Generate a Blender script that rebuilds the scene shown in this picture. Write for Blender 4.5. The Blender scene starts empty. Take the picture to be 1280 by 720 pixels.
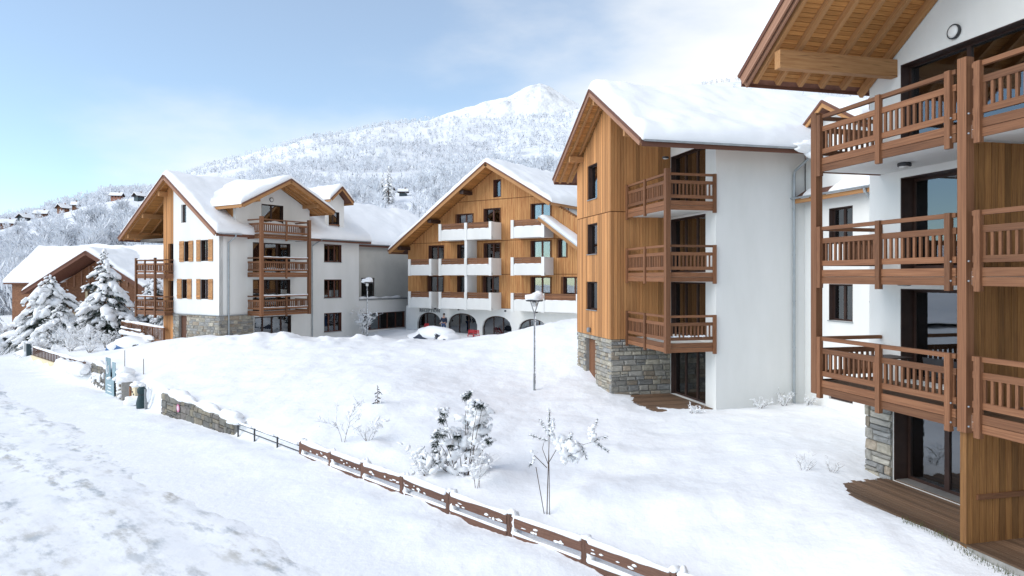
import bpy, bmesh, math, random
import numpy as np
from mathutils import Vector, Matrix
random.seed(7)
RNG = np.random.default_rng(11)
S = bpy.context.scene
COL = S.collection
R = math.radians

# ------------------------------------------------------------------ camera, sky, sun, exposure
cam_d = bpy.data.cameras.new('camera'); cam = bpy.data.objects.new('camera', cam_d); COL.objects.link(cam)
cam_d.sensor_width = 36.0; cam_d.lens = 36*853/1280.0; cam_d.shift_y = -14/1280.0
cam_d.clip_start = 0.1; cam_d.clip_end = 20000
cam.location = (0, 0, 6.6); cam.rotation_euler = (R(90), 0, 0)
S.camera = cam
SUN_AZ, SUN_EL = R(250), R(36)          # compass-like: 0 = +Y, clockwise; the sun stands behind the camera on the left
w = bpy.data.worlds.new('World'); S.world = w; w.use_nodes = True
def build_world():
    nt = w.node_tree; N = nt.nodes; L = nt.links; N.clear()
    out = N.new('ShaderNodeOutputWorld'); bg = N.new('ShaderNodeBackground')
    sky = N.new('ShaderNodeTexSky'); sky.sky_type = 'NISHITA'; sky.sun_disc = False
    sky.sun_elevation = SUN_EL; sky.sun_rotation = SUN_AZ; sky.altitude = 1300; sky.air_density = 1.0; sky.dust_density = 0.1; sky.ozone_density = 1.5
    tc = N.new('ShaderNodeTexCoord')
    sep = N.new('ShaderNodeSeparateXYZ'); L.new(tc.outputs['Generated'], sep.inputs[0])
    mp = N.new('ShaderNodeMapping'); mp.inputs['Scale'].default_value = (1.6, 1.6, 4.2); mp.inputs['Location'].default_value = (3.1, 0.4, 1.7); mp.inputs['Rotation'].default_value = (0, R(12), 0)
    L.new(tc.outputs['Generated'], mp.inputs[0])
    no = N.new('ShaderNodeTexNoise'); no.inputs['Scale'].default_value = 1.3; no.inputs['Detail'].default_value = 7; no.inputs['Roughness'].default_value = 0.52
    L.new(mp.outputs[0], no.inputs['Vector'])
    def math_(op, a, b):
        m = N.new('ShaderNodeMath'); m.operation = op
        for i, q in enumerate((a, b)):
            if isinstance(q, (int, float)): m.inputs[i].default_value = q
            elif q is not None: L.new(q, m.inputs[i])
        return m.outputs[0]
    # cloud cover: a bank over the right of the sky, thin haze towards the horizon
    right = math_('MULTIPLY', sep.outputs['X'], 1.55)
    low = math_('MULTIPLY', math_('SUBTRACT', 0.34, math_('ABSOLUTE', sep.outputs['Z'], None)), 2.3)
    nz = math_('MULTIPLY', math_('SUBTRACT', no.outputs['Fac'], 0.5), 2.4)
    cov = math_('ADD', math_('ADD', right, low), math_('ADD', nz, 0.34))
    mr = N.new('ShaderNodeMapRange'); mr.interpolation_type = 'SMOOTHSTEP'; mr.inputs['From Min'].default_value = 0.0; mr.inputs['From Max'].default_value = 1.0
    mr.inputs['To Min'].default_value = 0.22; mr.inputs['To Max'].default_value = 0.97
    L.new(cov, mr.inputs['Value'])
    mix = N.new('ShaderNodeMix'); mix.data_type = 'RGBA'
    L.new(mr.outputs[0], mix.inputs['Factor']); tn = N.new('ShaderNodeMix'); tn.data_type = 'RGBA'; tn.blend_type = 'MULTIPLY'; tn.inputs['Factor'].default_value = 1; L.new(sky.outputs[0], tn.inputs['A']); tn.inputs['B'].default_value = (.69, .81, .82, 1); L.new(tn.outputs['Result'], mix.inputs['A']); mix.inputs['B'].default_value = (4.15, 4.2, 4.2, 1)
    L.new(mix.outputs['Result'], bg.inputs['Color']); bg.inputs['Strength'].default_value = 0.14
    L.new(bg.outputs[0], out.inputs[0])
build_world()
sl = bpy.data.lights.new('sun', 'SUN'); sl.energy = 1.5; sl.angle = R(55); sl.color = (1.0, 0.94, 0.86)
so = bpy.data.objects.new('sun', sl); COL.objects.link(so)
sd = Vector((math.sin(SUN_AZ)*math.cos(SUN_EL), math.cos(SUN_AZ)*math.cos(SUN_EL), math.sin(SUN_EL)))
so.rotation_euler = sd.to_track_quat('Z', 'Y').to_euler(); so.location = (-40, -40, 60)
S.view_settings.view_transform = 'Standard'; S.view_settings.look = 'None'; S.view_settings.exposure = 0.88; S.view_settings.gamma = 1.0
S.view_settings.use_curve_mapping = False
S.cycles.max_bounces = 8; S.cycles.transparent_max_bounces = 12

# ------------------------------------------------------------------ materials
def mat(name, c1, c2=None, rough=0.75, scale=3.0, detail=5, stretch=(1, 1, 1), coord='Object', bump=0.0, bscale=None, rnd=0.0, knots=0.0, spec=0.3, lo=0.35, hi=0.65, metal=0.0, dist=0.02):
    m = bpy.data.materials.new(name); m.use_nodes = True; nt = m.node_tree; N = nt.nodes; L = nt.links
    b = N['Principled BSDF']; b.inputs['Roughness'].default_value = rough; b.inputs['Specular IOR Level'].default_value = spec; b.inputs['Metallic'].default_value = metal
    b.inputs['Base Color'].default_value = (*c1, 1); m.diffuse_color = (*c1, 1)
    if c2 is None and not bump: return m
    if coord == 'World':
        g = N.new('ShaderNodeNewGeometry'); vec = g.outputs['Position']
    else:
        g = N.new('ShaderNodeTexCoord'); vec = g.outputs['Object']
    mp = N.new('ShaderNodeMapping'); mp.inputs['Scale'].default_value = stretch; L.new(vec, mp.inputs['Vector'])
    oi = N.new('ShaderNodeObjectInfo')
    if coord == 'Object':
        cx = N.new('ShaderNodeMath'); cx.operation = 'MULTIPLY'; cx.inputs[1].default_value = 57.0; L.new(oi.outputs['Random'], cx.inputs[0])
        L.new(cx.outputs[0], mp.inputs['Location'])
    no = N.new('ShaderNodeTexNoise'); no.inputs['Scale'].default_value = scale; no.inputs['Detail'].default_value = detail; no.inputs['Roughness'].default_value = 0.6
    L.new(mp.outputs[0], no.inputs['Vector'])
    if c2 is not None:
        mr = N.new('ShaderNodeMapRange'); mr.inputs['From Min'].default_value = lo; mr.inputs['From Max'].default_value = hi; L.new(no.outputs['Fac'], mr.inputs['Value'])
        mx = N.new('ShaderNodeMix'); mx.data_type = 'RGBA'; L.new(mr.outputs[0], mx.inputs['Factor'])
        mx.inputs['A'].default_value = (*c1, 1); mx.inputs['B'].default_value = (*c2, 1); res = mx.outputs['Result']
        if knots:
            n2 = N.new('ShaderNodeTexVoronoi'); n2.feature = 'F1'; n2.inputs['Scale'].default_value = scale*knots; L.new(mp.outputs[0], n2.inputs['Vector'])
            m2 = N.new('ShaderNodeMapRange'); m2.inputs['From Min'].default_value = 0.08; m2.inputs['From Max'].default_value = 0.22; m2.inputs['To Min'].default_value = 0.45; m2.inputs['To Max'].default_value = 1.0
            L.new(n2.outputs['Distance'], m2.inputs['Value'])
            h = N.new('ShaderNodeHueSaturation'); L.new(m2.outputs[0], h.inputs['Value']); L.new(res, h.inputs['Color']); res = h.outputs[0]
        if rnd:
            mr2 = N.new('ShaderNodeMapRange'); mr2.inputs['To Min'].default_value = 1-rnd; mr2.inputs['To Max'].default_value = 1+rnd; L.new(oi.outputs['Random'], mr2.inputs['Value'])
            h2 = N.new('ShaderNodeHueSaturation'); L.new(mr2.outputs[0], h2.inputs['Value']); L.new(res, h2.inputs['Color']); res = h2.outputs[0]
        L.new(res, b.inputs['Base Color'])
    if bump:
        nb = no
        if bscale:
            nb = N.new('ShaderNodeTexNoise'); nb.inputs['Scale'].default_value = bscale; nb.inputs['Detail'].default_value = 6; L.new(mp.outputs[0], nb.inputs['Vector'])
        bp = N.new('ShaderNodeBump'); bp.inputs['Strength'].default_value = bump; bp.inputs['Distance'].default_value = dist; L.new(nb.outputs['Fac'], bp.inputs['Height']); L.new(bp.outputs[0], b.inputs['Normal'])
    return m
M = {}
M['snow'] = mat('snow', (.87, .885, .90), (.92, .925, .93), .6, .6, 4, coord='World', bump=.55, bscale=4.0, dist=.06)
M['roof_snow'] = mat('roof_snow', (.89, .90, .91), (.93, .935, .94), .6, .8, 4, coord='World', bump=.3, bscale=6.0, dist=.04)
M['clump_snow'] = mat('clump_snow', (.89, .90, .91), (.93, .935, .94), .6, 2, 4, coord='World', bump=.4, bscale=14, dist=.03)
M['white'] = mat('white_render', (.79, .785, .76), (.70, .70, .67), .9, .45, 8, stretch=(1, 1, .3), coord='World', bump=.25, bscale=45, dist=.01)
M['taupe'] = mat('taupe_render', (.62, .61, .57), (.55, .545, .51), .9, .7, 6, coord='World', bump=.2, bscale=45, dist=.01)
M['cream'] = mat('cream_render', (.72, .62, .42), (.66, .56, .38), .9, .7, 5, coord='World')
# wood pieces are unit cubes whose local x runs along the grain
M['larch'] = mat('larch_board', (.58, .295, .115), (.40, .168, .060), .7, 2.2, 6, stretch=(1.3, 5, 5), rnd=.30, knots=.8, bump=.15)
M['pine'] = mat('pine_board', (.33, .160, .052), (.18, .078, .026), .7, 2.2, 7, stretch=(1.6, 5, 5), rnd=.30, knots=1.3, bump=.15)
M['soffit'] = mat('soffit_board', (.54, .265, .085), (.39, .165, .048), .7, 2.2, 6, stretch=(3, 4, 4), rnd=.2, knots=1.0)
M['beam'] = mat('glulam_beam', (.47, .25, .105), (.35, .165, .065), .7, 2.2, 6, stretch=(2, 4, 4), rnd=.12, knots=.9, bump=.1)
M['rail'] = mat('rail_wood', (.235, .108, .052), (.145, .060, .028), .65, 2.2, 6, stretch=(2, 4, 4), rnd=.26, knots=.9, bump=.12)
M['barge'] = mat('barge_wood', (.36, .195, .125), (.25, .125, .075), .7, 2.2, 6, stretch=(2, 4, 4), rnd=.12)
M['dark_barge'] = mat('dark_barge_wood', (.19, .085, .055), (.13, .055, .035), .7, 2.2, 6, stretch=(2, 4, 4), rnd=.12)
M['cladback'] = mat('cladding_backing', (.20, .085, .03), (.15, .06, .02), .8)
M['cladv'] = mat('cladding_larch', (.58, .30, .115), (.41, .175, .062), .75, 1.0, 6, stretch=(5, 5, .55), coord='World', bump=.1)
M['deck'] = mat('deck_board', (.20, .125, .075), (.10, .055, .033), .7, 1.6, 6, stretch=(2, 3, 3), rnd=.3, bump=.2)
M['fence'] = mat('fence_wood', (.160, .085, .058), (.105, .052, .036), .7, 2.2, 5, stretch=(2, 4, 4), rnd=.15, bump=.15)
M['frame'] = mat('dark_window_frame', (.050, .026, .020), (.035, .018, .014), .5, 3, 3)
M['redframe'] = mat('red_brown_frame', (.13, .048, .03), (.09, .035, .022), .5, 3, 3)
M['door'] = mat('brown_plank_door', (.13, .06, .035), (.09, .04, .024), .6, 3, 4, stretch=(4, 4, .6))
M['zinc'] = mat('zinc', (.42, .45, .47), (.34, .37, .39), .38, 3, 4, metal=.6, spec=.5)
M['darkmetal'] = mat('dark_metal', (.05, .052, .056), (.035, .036, .04), .45, 5, 3)
M['greymetal'] = mat('grey_metal', (.28, .29, .30), (.21, .215, .22), .5, 4, 3)
M['lampglass'] = mat('opal_lamp_glass', (.8, .8, .78), (.76, .76, .74), .25, 4, 2)
M['mortar'] = mat('mortar', (.33, .315, .29), (.26, .25, .23), .9, 6, 5, coord='World', bump=.3)
STONE = [mat('stone_%d' % i, c, tuple(q*.62 for q in c), .85, 2.6, 6, rnd=.22, bump=.5, dist=.06) for i, c in enumerate([(.37, .35, .31), (.43, .40, .34), (.37, .31, .24), (.32, .315, .30), (.46, .42, .34)])]
M['needles'] = mat('needles', (.040, .062, .048), (.022, .038, .030), .7, 9, 3)
M['bark'] = mat('bark', (.13, .09, .065), (.07, .05, .04), .85, 8, 4)
M['twig'] = mat('frosted_twig', (.40, .41, .435), (.28, .285, .305), .8, 2, 3, coord='World')
M['frost'] = mat('frost', (.86, .88, .91), (.78, .81, .85), .7, .2, 3, coord='World')
M['interior'] = mat('interior_wall', (.22, .20, .18), (.16, .15, .14), .9)
M['curtain'] = mat('curtain', (.62, .62, .60), (.52, .52, .51), .9, 3, 3, stretch=(5, 5, .3))
M['tyre'] = mat('tyre', (.02, .02, .02), (.03, .03, .03), .8)
def glass():
    m = bpy.data.materials.new('window_glass'); m.use_nodes = True; N = m.node_tree.nodes; L = m.node_tree.links; N.clear()
    o = N.new('ShaderNodeOutputMaterial'); t = N.new('ShaderNodeBsdfTransparent'); t.inputs[0].default_value = (.72, .76, .77, 1)
    g = N.new('ShaderNodeBsdfGlossy'); g.inputs['Roughness'].default_value = .015; g.inputs[0].default_value = (.92, .96, 1, 1)
    f = N.new('ShaderNodeFresnel'); f.inputs['IOR'].default_value = 1.75
    no = N.new('ShaderNodeTexNoise'); no.inputs['Scale'].default_value = .9; bp = N.new('ShaderNodeBump'); bp.inputs['Strength'].default_value = .06; bp.inputs['Distance'].default_value = .02
    gg = N.new('ShaderNodeNewGeometry'); L.new(gg.outputs['Position'], no.inputs['Vector']); L.new(no.outputs['Fac'], bp.inputs['Height']); L.new(bp.outputs[0], g.inputs['Normal'])
    a = N.new('ShaderNodeMath'); a.operation = 'MULTIPLY_ADD'; a.inputs[1].default_value = 1.4; a.inputs[2].default_value = .07; a.use_clamp = True; L.new(f.outputs[0], a.inputs[0])
    x = N.new('ShaderNodeMixShader'); L.new(a.outputs[0], x.inputs[0]); L.new(t.outputs[0], x.inputs[1]); L.new(g.outputs[0], x.inputs[2]); L.new(x.outputs[0], o.inputs[0])
    return m
M['glass'] = glass()
def plain(name, c, rough=.6, **k):
    if name not in M: M[name] = mat(name, c, tuple(q*.85 for q in c), rough, 4, 3, **k)
    return M[name]

# ------------------------------------------------------------------ helpers
def tag(o, label=None, cat=None, group=None, kind=None):
    if label: o['label'] = label
    if cat: o['category'] = cat
    if group: o['group'] = group
    if kind: o['kind'] = kind
    return o
def thing(name, label, cat, loc=(0, 0, 0), rotz=0, group=None):
    o = bpy.data.objects.new(name, None); COL.objects.link(o); o.empty_display_size = .3
    o.location = loc; o.rotation_euler = (0, 0, rotz); o.matrix_basis = Matrix.Translation(loc) @ Matrix.Rotation(rotz, 4, 'Z')
    return tag(o, label, cat, group)
def link(name, me, par, mb=None):
    o = bpy.data.objects.new(name, me); COL.objects.link(o)
    if mb is not None: o.matrix_basis = mb
    if par is not None:
        o.parent = par
        if par.parent is not None: o.matrix_parent_inverse = par.matrix_basis.inverted()
    return o
class MB:
    def __init__(s): s.v = []; s.f = []; s.m = []
    def face(s, pts, m=0):
        n = len(s.v); s.v += [tuple(p) for p in pts]; s.f.append(tuple(range(n, n+len(pts)))); s.m.append(m)
    def add(s, vs, fs, m=0):
        n = len(s.v); s.v += [tuple(p) for p in vs]; s.f += [tuple(i+n for i in f) for f in fs]; s.m += [m]*len(fs)
    def box(s, x0, x1, y0, y1, z0, z1, m=0):
        v = [(x, y, z) for x in (x0, x1) for y in (y0, y1) for z in (z0, z1)]
        s.add(v, [(0, 1, 3, 2), (4, 6, 7, 5), (0, 4, 5, 1), (2, 3, 7, 6), (0, 2, 6, 4), (1, 5, 7, 3)], m)
    def obox(s, p0, p1, w, h, up=(0, 0, 1), m=0):
        p0 = Vector(p0); p1 = Vector(p1); ax = (p1-p0).normalized(); up = Vector(up)
        y = up.cross(ax)
        if y.length < 1e-4: y = Vector((0, 1, 0)).cross(ax)
        y.normalize(); z = ax.cross(y)
        v = [q + y*(a*w/2) + z*(b*h/2) for q in (p0, p1) for a in (-1, 1) for b in (-1, 1)]
        s.add(v, [(0, 1, 3, 2), (4, 6, 7, 5), (0, 4, 5, 1), (2, 3, 7, 6), (0, 2, 6, 4), (1, 5, 7, 3)], m)
    def prism(s, poly, ext, m=0):           # convex polygon swept by ext
        n = len(poly); ext = Vector(ext); a = [Vector(p) for p in poly]; b = [p+ext for p in a]
        s.add(a+b, [tuple(range(n))[::-1], tuple(range(n, 2*n))] + [(i, (i+1) % n, n+(i+1) % n, n+i) for i in range(n)], m)
    def tube(s, pts, rad, n=8, m=0, cap=True):
        pts = [Vector(p) for p in pts]
        rad = list(rad) if hasattr(rad, '__len__') else [rad]*len(pts)
        vs = []; ref = None
        for i, p in enumerate(pts):
            t = (pts[min(i+1, len(pts)-1)]-pts[max(i-1, 0)]).normalized()
            if ref is None: ref = Vector((0, 0, 1)) if abs(t.z) < .9 else Vector((1, 0, 0))
            u = (ref - t*ref.dot(t)).normalized(); q = t.cross(u); ref = u
            vs += [p + (u*math.cos(2*math.pi*k/n)+q*math.sin(2*math.pi*k/n))*rad[i] for k in range(n)]
        fs = [(i*n+k, i*n+(k+1) % n, (i+1)*n+(k+1) % n, (i+1)*n+k) for i in range(len(pts)-1) for k in range(n)]
        if cap: fs += [tuple(range(n))[::-1], tuple(range((len(pts)-1)*n, len(pts)*n))]
        s.add(vs, fs, m)
    def lathe(s, prof, c=(0, 0, 0), n=16, m=0, axis='z'):
        vs = []
        for r_, h in prof:
            for k in range(n):
                a = 2*math.pi*k/n; p = (r_*math.cos(a), r_*math.sin(a), h)
                if axis == 'x': p = (p[2], p[0], p[1])
                if axis == 'y': p = (p[0], p[2], p[1])
                vs.append((c[0]+p[0], c[1]+p[1], c[2]+p[2]))
        fs = [(i*n+k, i*n+(k+1) % n, (i+1)*n+(k+1) % n, (i+1)*n+k) for i in range(len(prof)-1) for k in range(n)]
        fs += [tuple(range(n))[::-1], tuple(range((len(prof)-1)*n, len(prof)*n))]
        s.add(vs, fs, m)
    def blob(s, c, r, seed=0, m=0, amp=.25, sub=1):
        base_v, base_f = ICO[sub]; rr = random.Random(seed)
        ph = [rr.uniform(0, 6.28) for _ in range(6)]
        vs = []
        for (x, y, z) in base_v:
            k = 1 + amp*(math.sin(3*x+ph[0])*math.sin(2.6*y+ph[1]) + .6*math.sin(5*z+ph[2]+4*x)+.4*math.sin(6*y+ph[3]))*.6
            if sub == 3: k += amp*(.16*math.sin(9*x+ph[4]+5*y)*math.sin(8*z+ph[5])+.10*math.sin(15*y+ph[1]+7*x))
            vs.append((c[0]+x*k*r[0], c[1]+y*k*r[1], c[2]+z*k*r[2]))
        s.add(vs, base_f, m)
    def build(s, name, mats, par=None, smooth=False, recalc=True):
        me = bpy.data.meshes.new(name); me.from_pydata(s.v, [], s.f)
        if not isinstance(mats, (list, tuple)): mats = [mats]
        for q in mats: me.materials.append(q)
        if len(mats) > 1: me.polygons.foreach_set('material_index', s.m)
        if recalc:
            bm = bmesh.new(); bm.from_mesh(me); bmesh.ops.recalc_face_normals(bm, faces=bm.faces); bm.to_mesh(me); bm.free()
        if smooth: me.polygons.foreach_set('use_smooth', [True]*len(me.polygons))
        me.update()
        return link(name, me, par)
ICO = {}
for sub in (1, 2, 3):
    bm = bmesh.new(); bmesh.ops.create_icosphere(bm, subdivisions=sub, radius=1)
    bm.verts.ensure_lookup_table(); ICO[sub] = ([tuple(v.co) for v in bm.verts], [tuple(v.index for v in f.verts) for f in bm.faces]); bm.free()
def np_mesh(name, V, F, mats, mi=None, par=None, smooth=False):
    """V (n,3), F (m,3|4) arrays"""
    me = bpy.data.meshes.new(name); k = F.shape[1]
    me.vertices.add(len(V)); me.vertices.foreach_set('co', np.ascontiguousarray(V, dtype=np.float32).ravel())
    me.loops.add(F.size); me.loops.foreach_set('vertex_index', np.ascontiguousarray(F, dtype=np.int32).ravel())
    me.polygons.add(len(F)); me.polygons.foreach_set('loop_start', np.arange(0, F.size, k, dtype=np.int32))
    try: me.polygons.foreach_set('loop_total', np.full(len(F), k, dtype=np.int32))
    except Exception: pass
    if not isinstance(mats, (list, tuple)): mats = [mats]
    for q in mats: me.materials.append(q)
    if mi is not None: me.polygons.foreach_set('material_index', np.ascontiguousarray(mi, dtype=np.int32))
    me.polygons.foreach_set('use_smooth', np.full(len(F), smooth))
    me.update(calc_edges=True); me.validate()
    return link(name, me, par)
UNIT = {}
def unit(m):
    if m not in UNIT:
        b = MB(); b.box(-.5, .5, -.5, .5, -.5, .5); me = bpy.data.meshes.new('unit_' + m); me.from_pydata(b.v, [], b.f); me.materials.append(M[m]); me.update(); UNIT[m] = me
    return UNIT[m]
def piece(name, m, par, c, dims, rot=None):
    return link(name, unit(m), par, Matrix.LocRotScale(Vector(c), rot, Vector(dims)))
def beam(name, m, par, p0, p1, w_, h_, up=(0, 0, 1)):
    p0 = Vector(p0); p1 = Vector(p1); d = p1-p0; ax = d.normalized(); y = Vector(up).cross(ax)
    if y.length < 1e-4: y = Vector((0, 1, 0)).cross(ax)
    y.normalize(); z = ax.cross(y)
    rot = Matrix((ax, y, z)).transposed().to_quaternion()
    return piece(name, m, par, (p0+p1)/2, (d.length, w_, h_), rot)

# value noise
_T = RNG.random((256, 256))
def vnoise(x, y):
    x = np.asarray(x, float); y = np.asarray(y, float)
    xi = np.floor(x).astype(int); yi = np.floor(y).astype(int); fx = x-xi; fy = y-yi
    fx = fx*fx*fx*(fx*(fx*6-15)+10); fy = fy*fy*fy*(fy*(fy*6-15)+10)
    g = lambda a, b: _T[a & 255, b & 255]
    return (g(xi, yi)*(1-fx)+g(xi+1, yi)*fx)*(1-fy)+(g(xi, yi+1)*(1-fx)+g(xi+1, yi+1)*fx)*fy-.5
def fbm(x, y, o=4):
    r_ = 0; a = 1.0
    for i in range(o):
        r_ = r_ + a*vnoise(x*(2.03**i)+17.3*i, y*(2.03**i)+5.1*i); a *= .5
    return r_
def sstep(a, b, x):
    t = np.clip((x-a)/(b-a), 0, 1); return t*t*(3-2*t)

# ------------------------------------------------------------------ terrain: snow ground, road
FX, FY, Q = 1.66, 15.4, math.sqrt(.5)
def dt(x, y): return Q*(x-FX)+Q*(y-FY), -Q*(x-FX)+Q*(y-FY)      # distance from the fence line, position along it
def xy(d, t): return FX+Q*d-Q*t, FY+Q*d+Q*t
CP = [(*xy(.5, t), z) for t, z in ((-12, .3), (-6, .3), (-1, .32), (4, .38), (9, .42), (14, .5), (18, .6), (23, .62), (28, .62), (33.5, .55), (41.5, .5), (50, .35), (60, .3), (80, .2), (110, .2))]
CP += [(7.75, 17.15, 1.38), (7.6, 18.2, 1.38), (8.15, 15.2, 1.36), (8.6, 13.2, 1.31), (9.3, 10.3, 1.22), (6.6, 13.5, 1.02), (7.3, 11, .95), (10, 7, 1.1), (10, 16, 1.0), (11.5, 12, .9), (9.3, 18.6, 1.48), (11, 20, 1.4), (12.8, 24.7, 1.45), (12, 28, 1.42), (8.1, 27.0, 1.30), (7.0, 26.3, 1.28), (5.3, 27.6, 1.28), (4.5, 30.2, 1.38), (4.0, 32.4, 1.62), (3.2, 34.9, 2.15), (6, 31, 1.1), (9, 31, 1.1), (14, 30, 1.2),
       (1.05, 32, 1.28), (-2, 30, 1.45), (-6, 32, 1.75), (2.2, 28.0, 1.1), (0, 24, .85), (4, 22, .95), (-4, 26, 1.1), (3.0, 41.2, 3.72), (4.1, 41.5, 3.85), (1.1, 41.5, 3.35), (0, 41.5, 2.9), (2.4, 37.5, 2.45), (1.0, 36, 1.75), (6, 42, 3.9), (10, 44, 3.9), (-2, 42.5, 2.65), (-5.4, 45.5, 2.2), (-9.5, 46, 2.45), (-13.5, 45.5, 2.5), (-16.5, 43.5, 2.45), (-19.3, 44.5, 2.4), (-23.5, 46.5, 2.2), (-27, 48, 1.5),
       (-18, 50, 2.0), (-12, 56, 1.6), (-23, 54, 1.7), (-12, 38, 1.7), (-19, 40, 1.35), (-20, 37, .8), (-29, 50, 1.2), (-31, 56, 1.0), (-30, 44, .8), (-47, 68, .5), (-44, 76, .6), (-60, 80, .5), (-3, 50.5, 1.9), (-6, 52.5, 1.75), (1, 53, 1.7), (-9, 57, 1.9), (6, 50, 2.5), (5, 54, 2.0), (-25, 56, 1.9), (-10, 64, 1.8), (-20, 75, 1.5), (20, 60, 2), (40, 60, 2), (20, 40, 2), (30, 20, 1.5), (20, 5, 1), (-80, 110, 1), (0, 110, 2), (60, 110, 2)]
_P = np.array([c[:2] for c in CP]); _Z = np.array([c[2] for c in CP])
def _U(r2): return np.where(r2 > 0, r2*np.log(np.maximum(r2, 1e-9)), 0)
_n = len(CP); _A = np.zeros((_n+3, _n+3)); _A[:_n, :_n] = _U(((_P[:, None]-_P[None])**2).sum(-1)) + np.eye(_n)*1.5
_A[:_n, _n] = 1; _A[:_n, _n+1:] = _P; _A[_n, :_n] = 1; _A[_n+1:, :_n] = _P.T
_W = np.linalg.solve(_A, np.concatenate([_Z, np.zeros(3)]))
def lawn(x, y):
    x = np.asarray(x, float); y = np.asarray(y, float); sh = x.shape; x = x.ravel(); y = y.ravel()
    out = np.empty(len(x))
    for i in range(0, len(x), 20000):
        a, b = x[i:i+20000], y[i:i+20000]
        r2 = (a[:, None]-_P[:, 0])**2+(b[:, None]-_P[:, 1])**2
        out[i:i+20000] = _U(r2) @ _W[:_n] + _W[_n] + _W[_n+1]*a + _W[_n+2]*b
    return out.reshape(sh)
def street_z(t): return -.50*sstep(14, 30, t)
def ground(x, y):
    x = np.asarray(x, float); y = np.asarray(y, float)
    d, t = dt(x, y)
    rr = np.hypot(x+10, y-45); fl = 1-sstep(70, 120, rr)
    zl = np.where(fl > 0, lawn(x, y)*fl + .6*(1-fl), .6)
    zl = zl + (.14*fbm(x*.35, y*.35, 3) + .085*fbm(x*.95+9, y*.95, 4) + .05*np.abs(fbm(x*2.6, y*1.6+3, 3)) + .10*np.maximum(0, fbm(x*.8+40, y*.8, 2))*sstep(24, 40, y))
    zl = zl + .85*np.maximum(0, fbm(x*.45+3, y*.45+8, 4)-.02)*np.exp(-((y-45.2)/2.2)**2)*sstep(-3, -9, x)     # humps heaped in front of the gabled block
    zs = street_z(t)
    fen = sstep(20.5, 17.5, t)
    berm = (.05+.09*fen)*sstep(-3.0, -.9, d)*(1+1.1*fbm(x*.5, y*.5, 3)) + .05*fbm(x*1.7, y*1.7, 3)*sstep(-3.4, -2.0, d) + fen*np.exp(-((d+.05)/.35)**2)*(-.035+.24*fbm(t*.75+3, t*0+.5, 3))
    far = .05*fbm(x*.4+7, y*.4, 3)*sstep(-11, -14, d)
    zr = zs + np.maximum(berm, -.02) + far - .07*sstep(-4.8, -6.4, d)*(1-sstep(-12.5, -13.2, d)*1.0) + .25*sstep(-12.8, -15, d)
    k = sstep(.02, .42, d)
    for bx_, by_, ba, br in ((2.2, 18.75, .24, .9), (3.2, 18.2, .16, 1.0), (1.5, 18.2, .22, .6), (0.15, 17.5, .16, .6), (4.6, 17.2, .12, 1.3), (-3.5, 22.6, .14, 1.0), (3.6, 21.5, .12, 1.2), (-.6, 20.2, .30, .8), (-2.2, 20.6, .22, .7), (-5.4, 27.7, .25, .8), (-4.9, 24.0, .18, .6)):
        zl = zl + ba*np.exp(-(((x-bx_)/br)**2+((y-by_)/br)**2))
    return zr*(1-k) + zl*k
def gz(x, y): return float(ground(np.array([x]), np.array([y]))[0])
def axis(dense0, dense1, step, lo, hi, grow=1.16):
    c = list(np.arange(dense0, dense1, step)); s_ = step; a = c[-1]
    while a < hi: s_ *= grow; a += s_; c.append(a)
    s_ = step; a = c[0]; pre = []
    while a > lo: s_ *= grow; a -= s_; pre.append(a)
    return np.array(pre[::-1]+c)
def grid_mesh(name, X, Y, Z, m, par=None, kind=None):
    ny, nx = X.shape; V = np.stack([X.ravel(), Y.ravel(), Z.ravel()], 1); i = np.arange(ny*nx).reshape(ny, nx)
    F = np.stack([i[:-1, :-1].ravel(), i[:-1, 1:].ravel(), i[1:, 1:].ravel(), i[1:, :-1].ravel()], 1)
    o = np_mesh(name, V, F, m, par=par, smooth=True)
    if kind: o['kind'] = kind
    return o
gx = axis(-24, 14, .16, -420, 420); gy = axis(9, 50, .16, -300, 420)
GX, GY = np.meshgrid(gx, gy); grid_mesh('snow_ground', GX, GY, ground(GX, GY), M['snow'], kind='structure')
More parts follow.
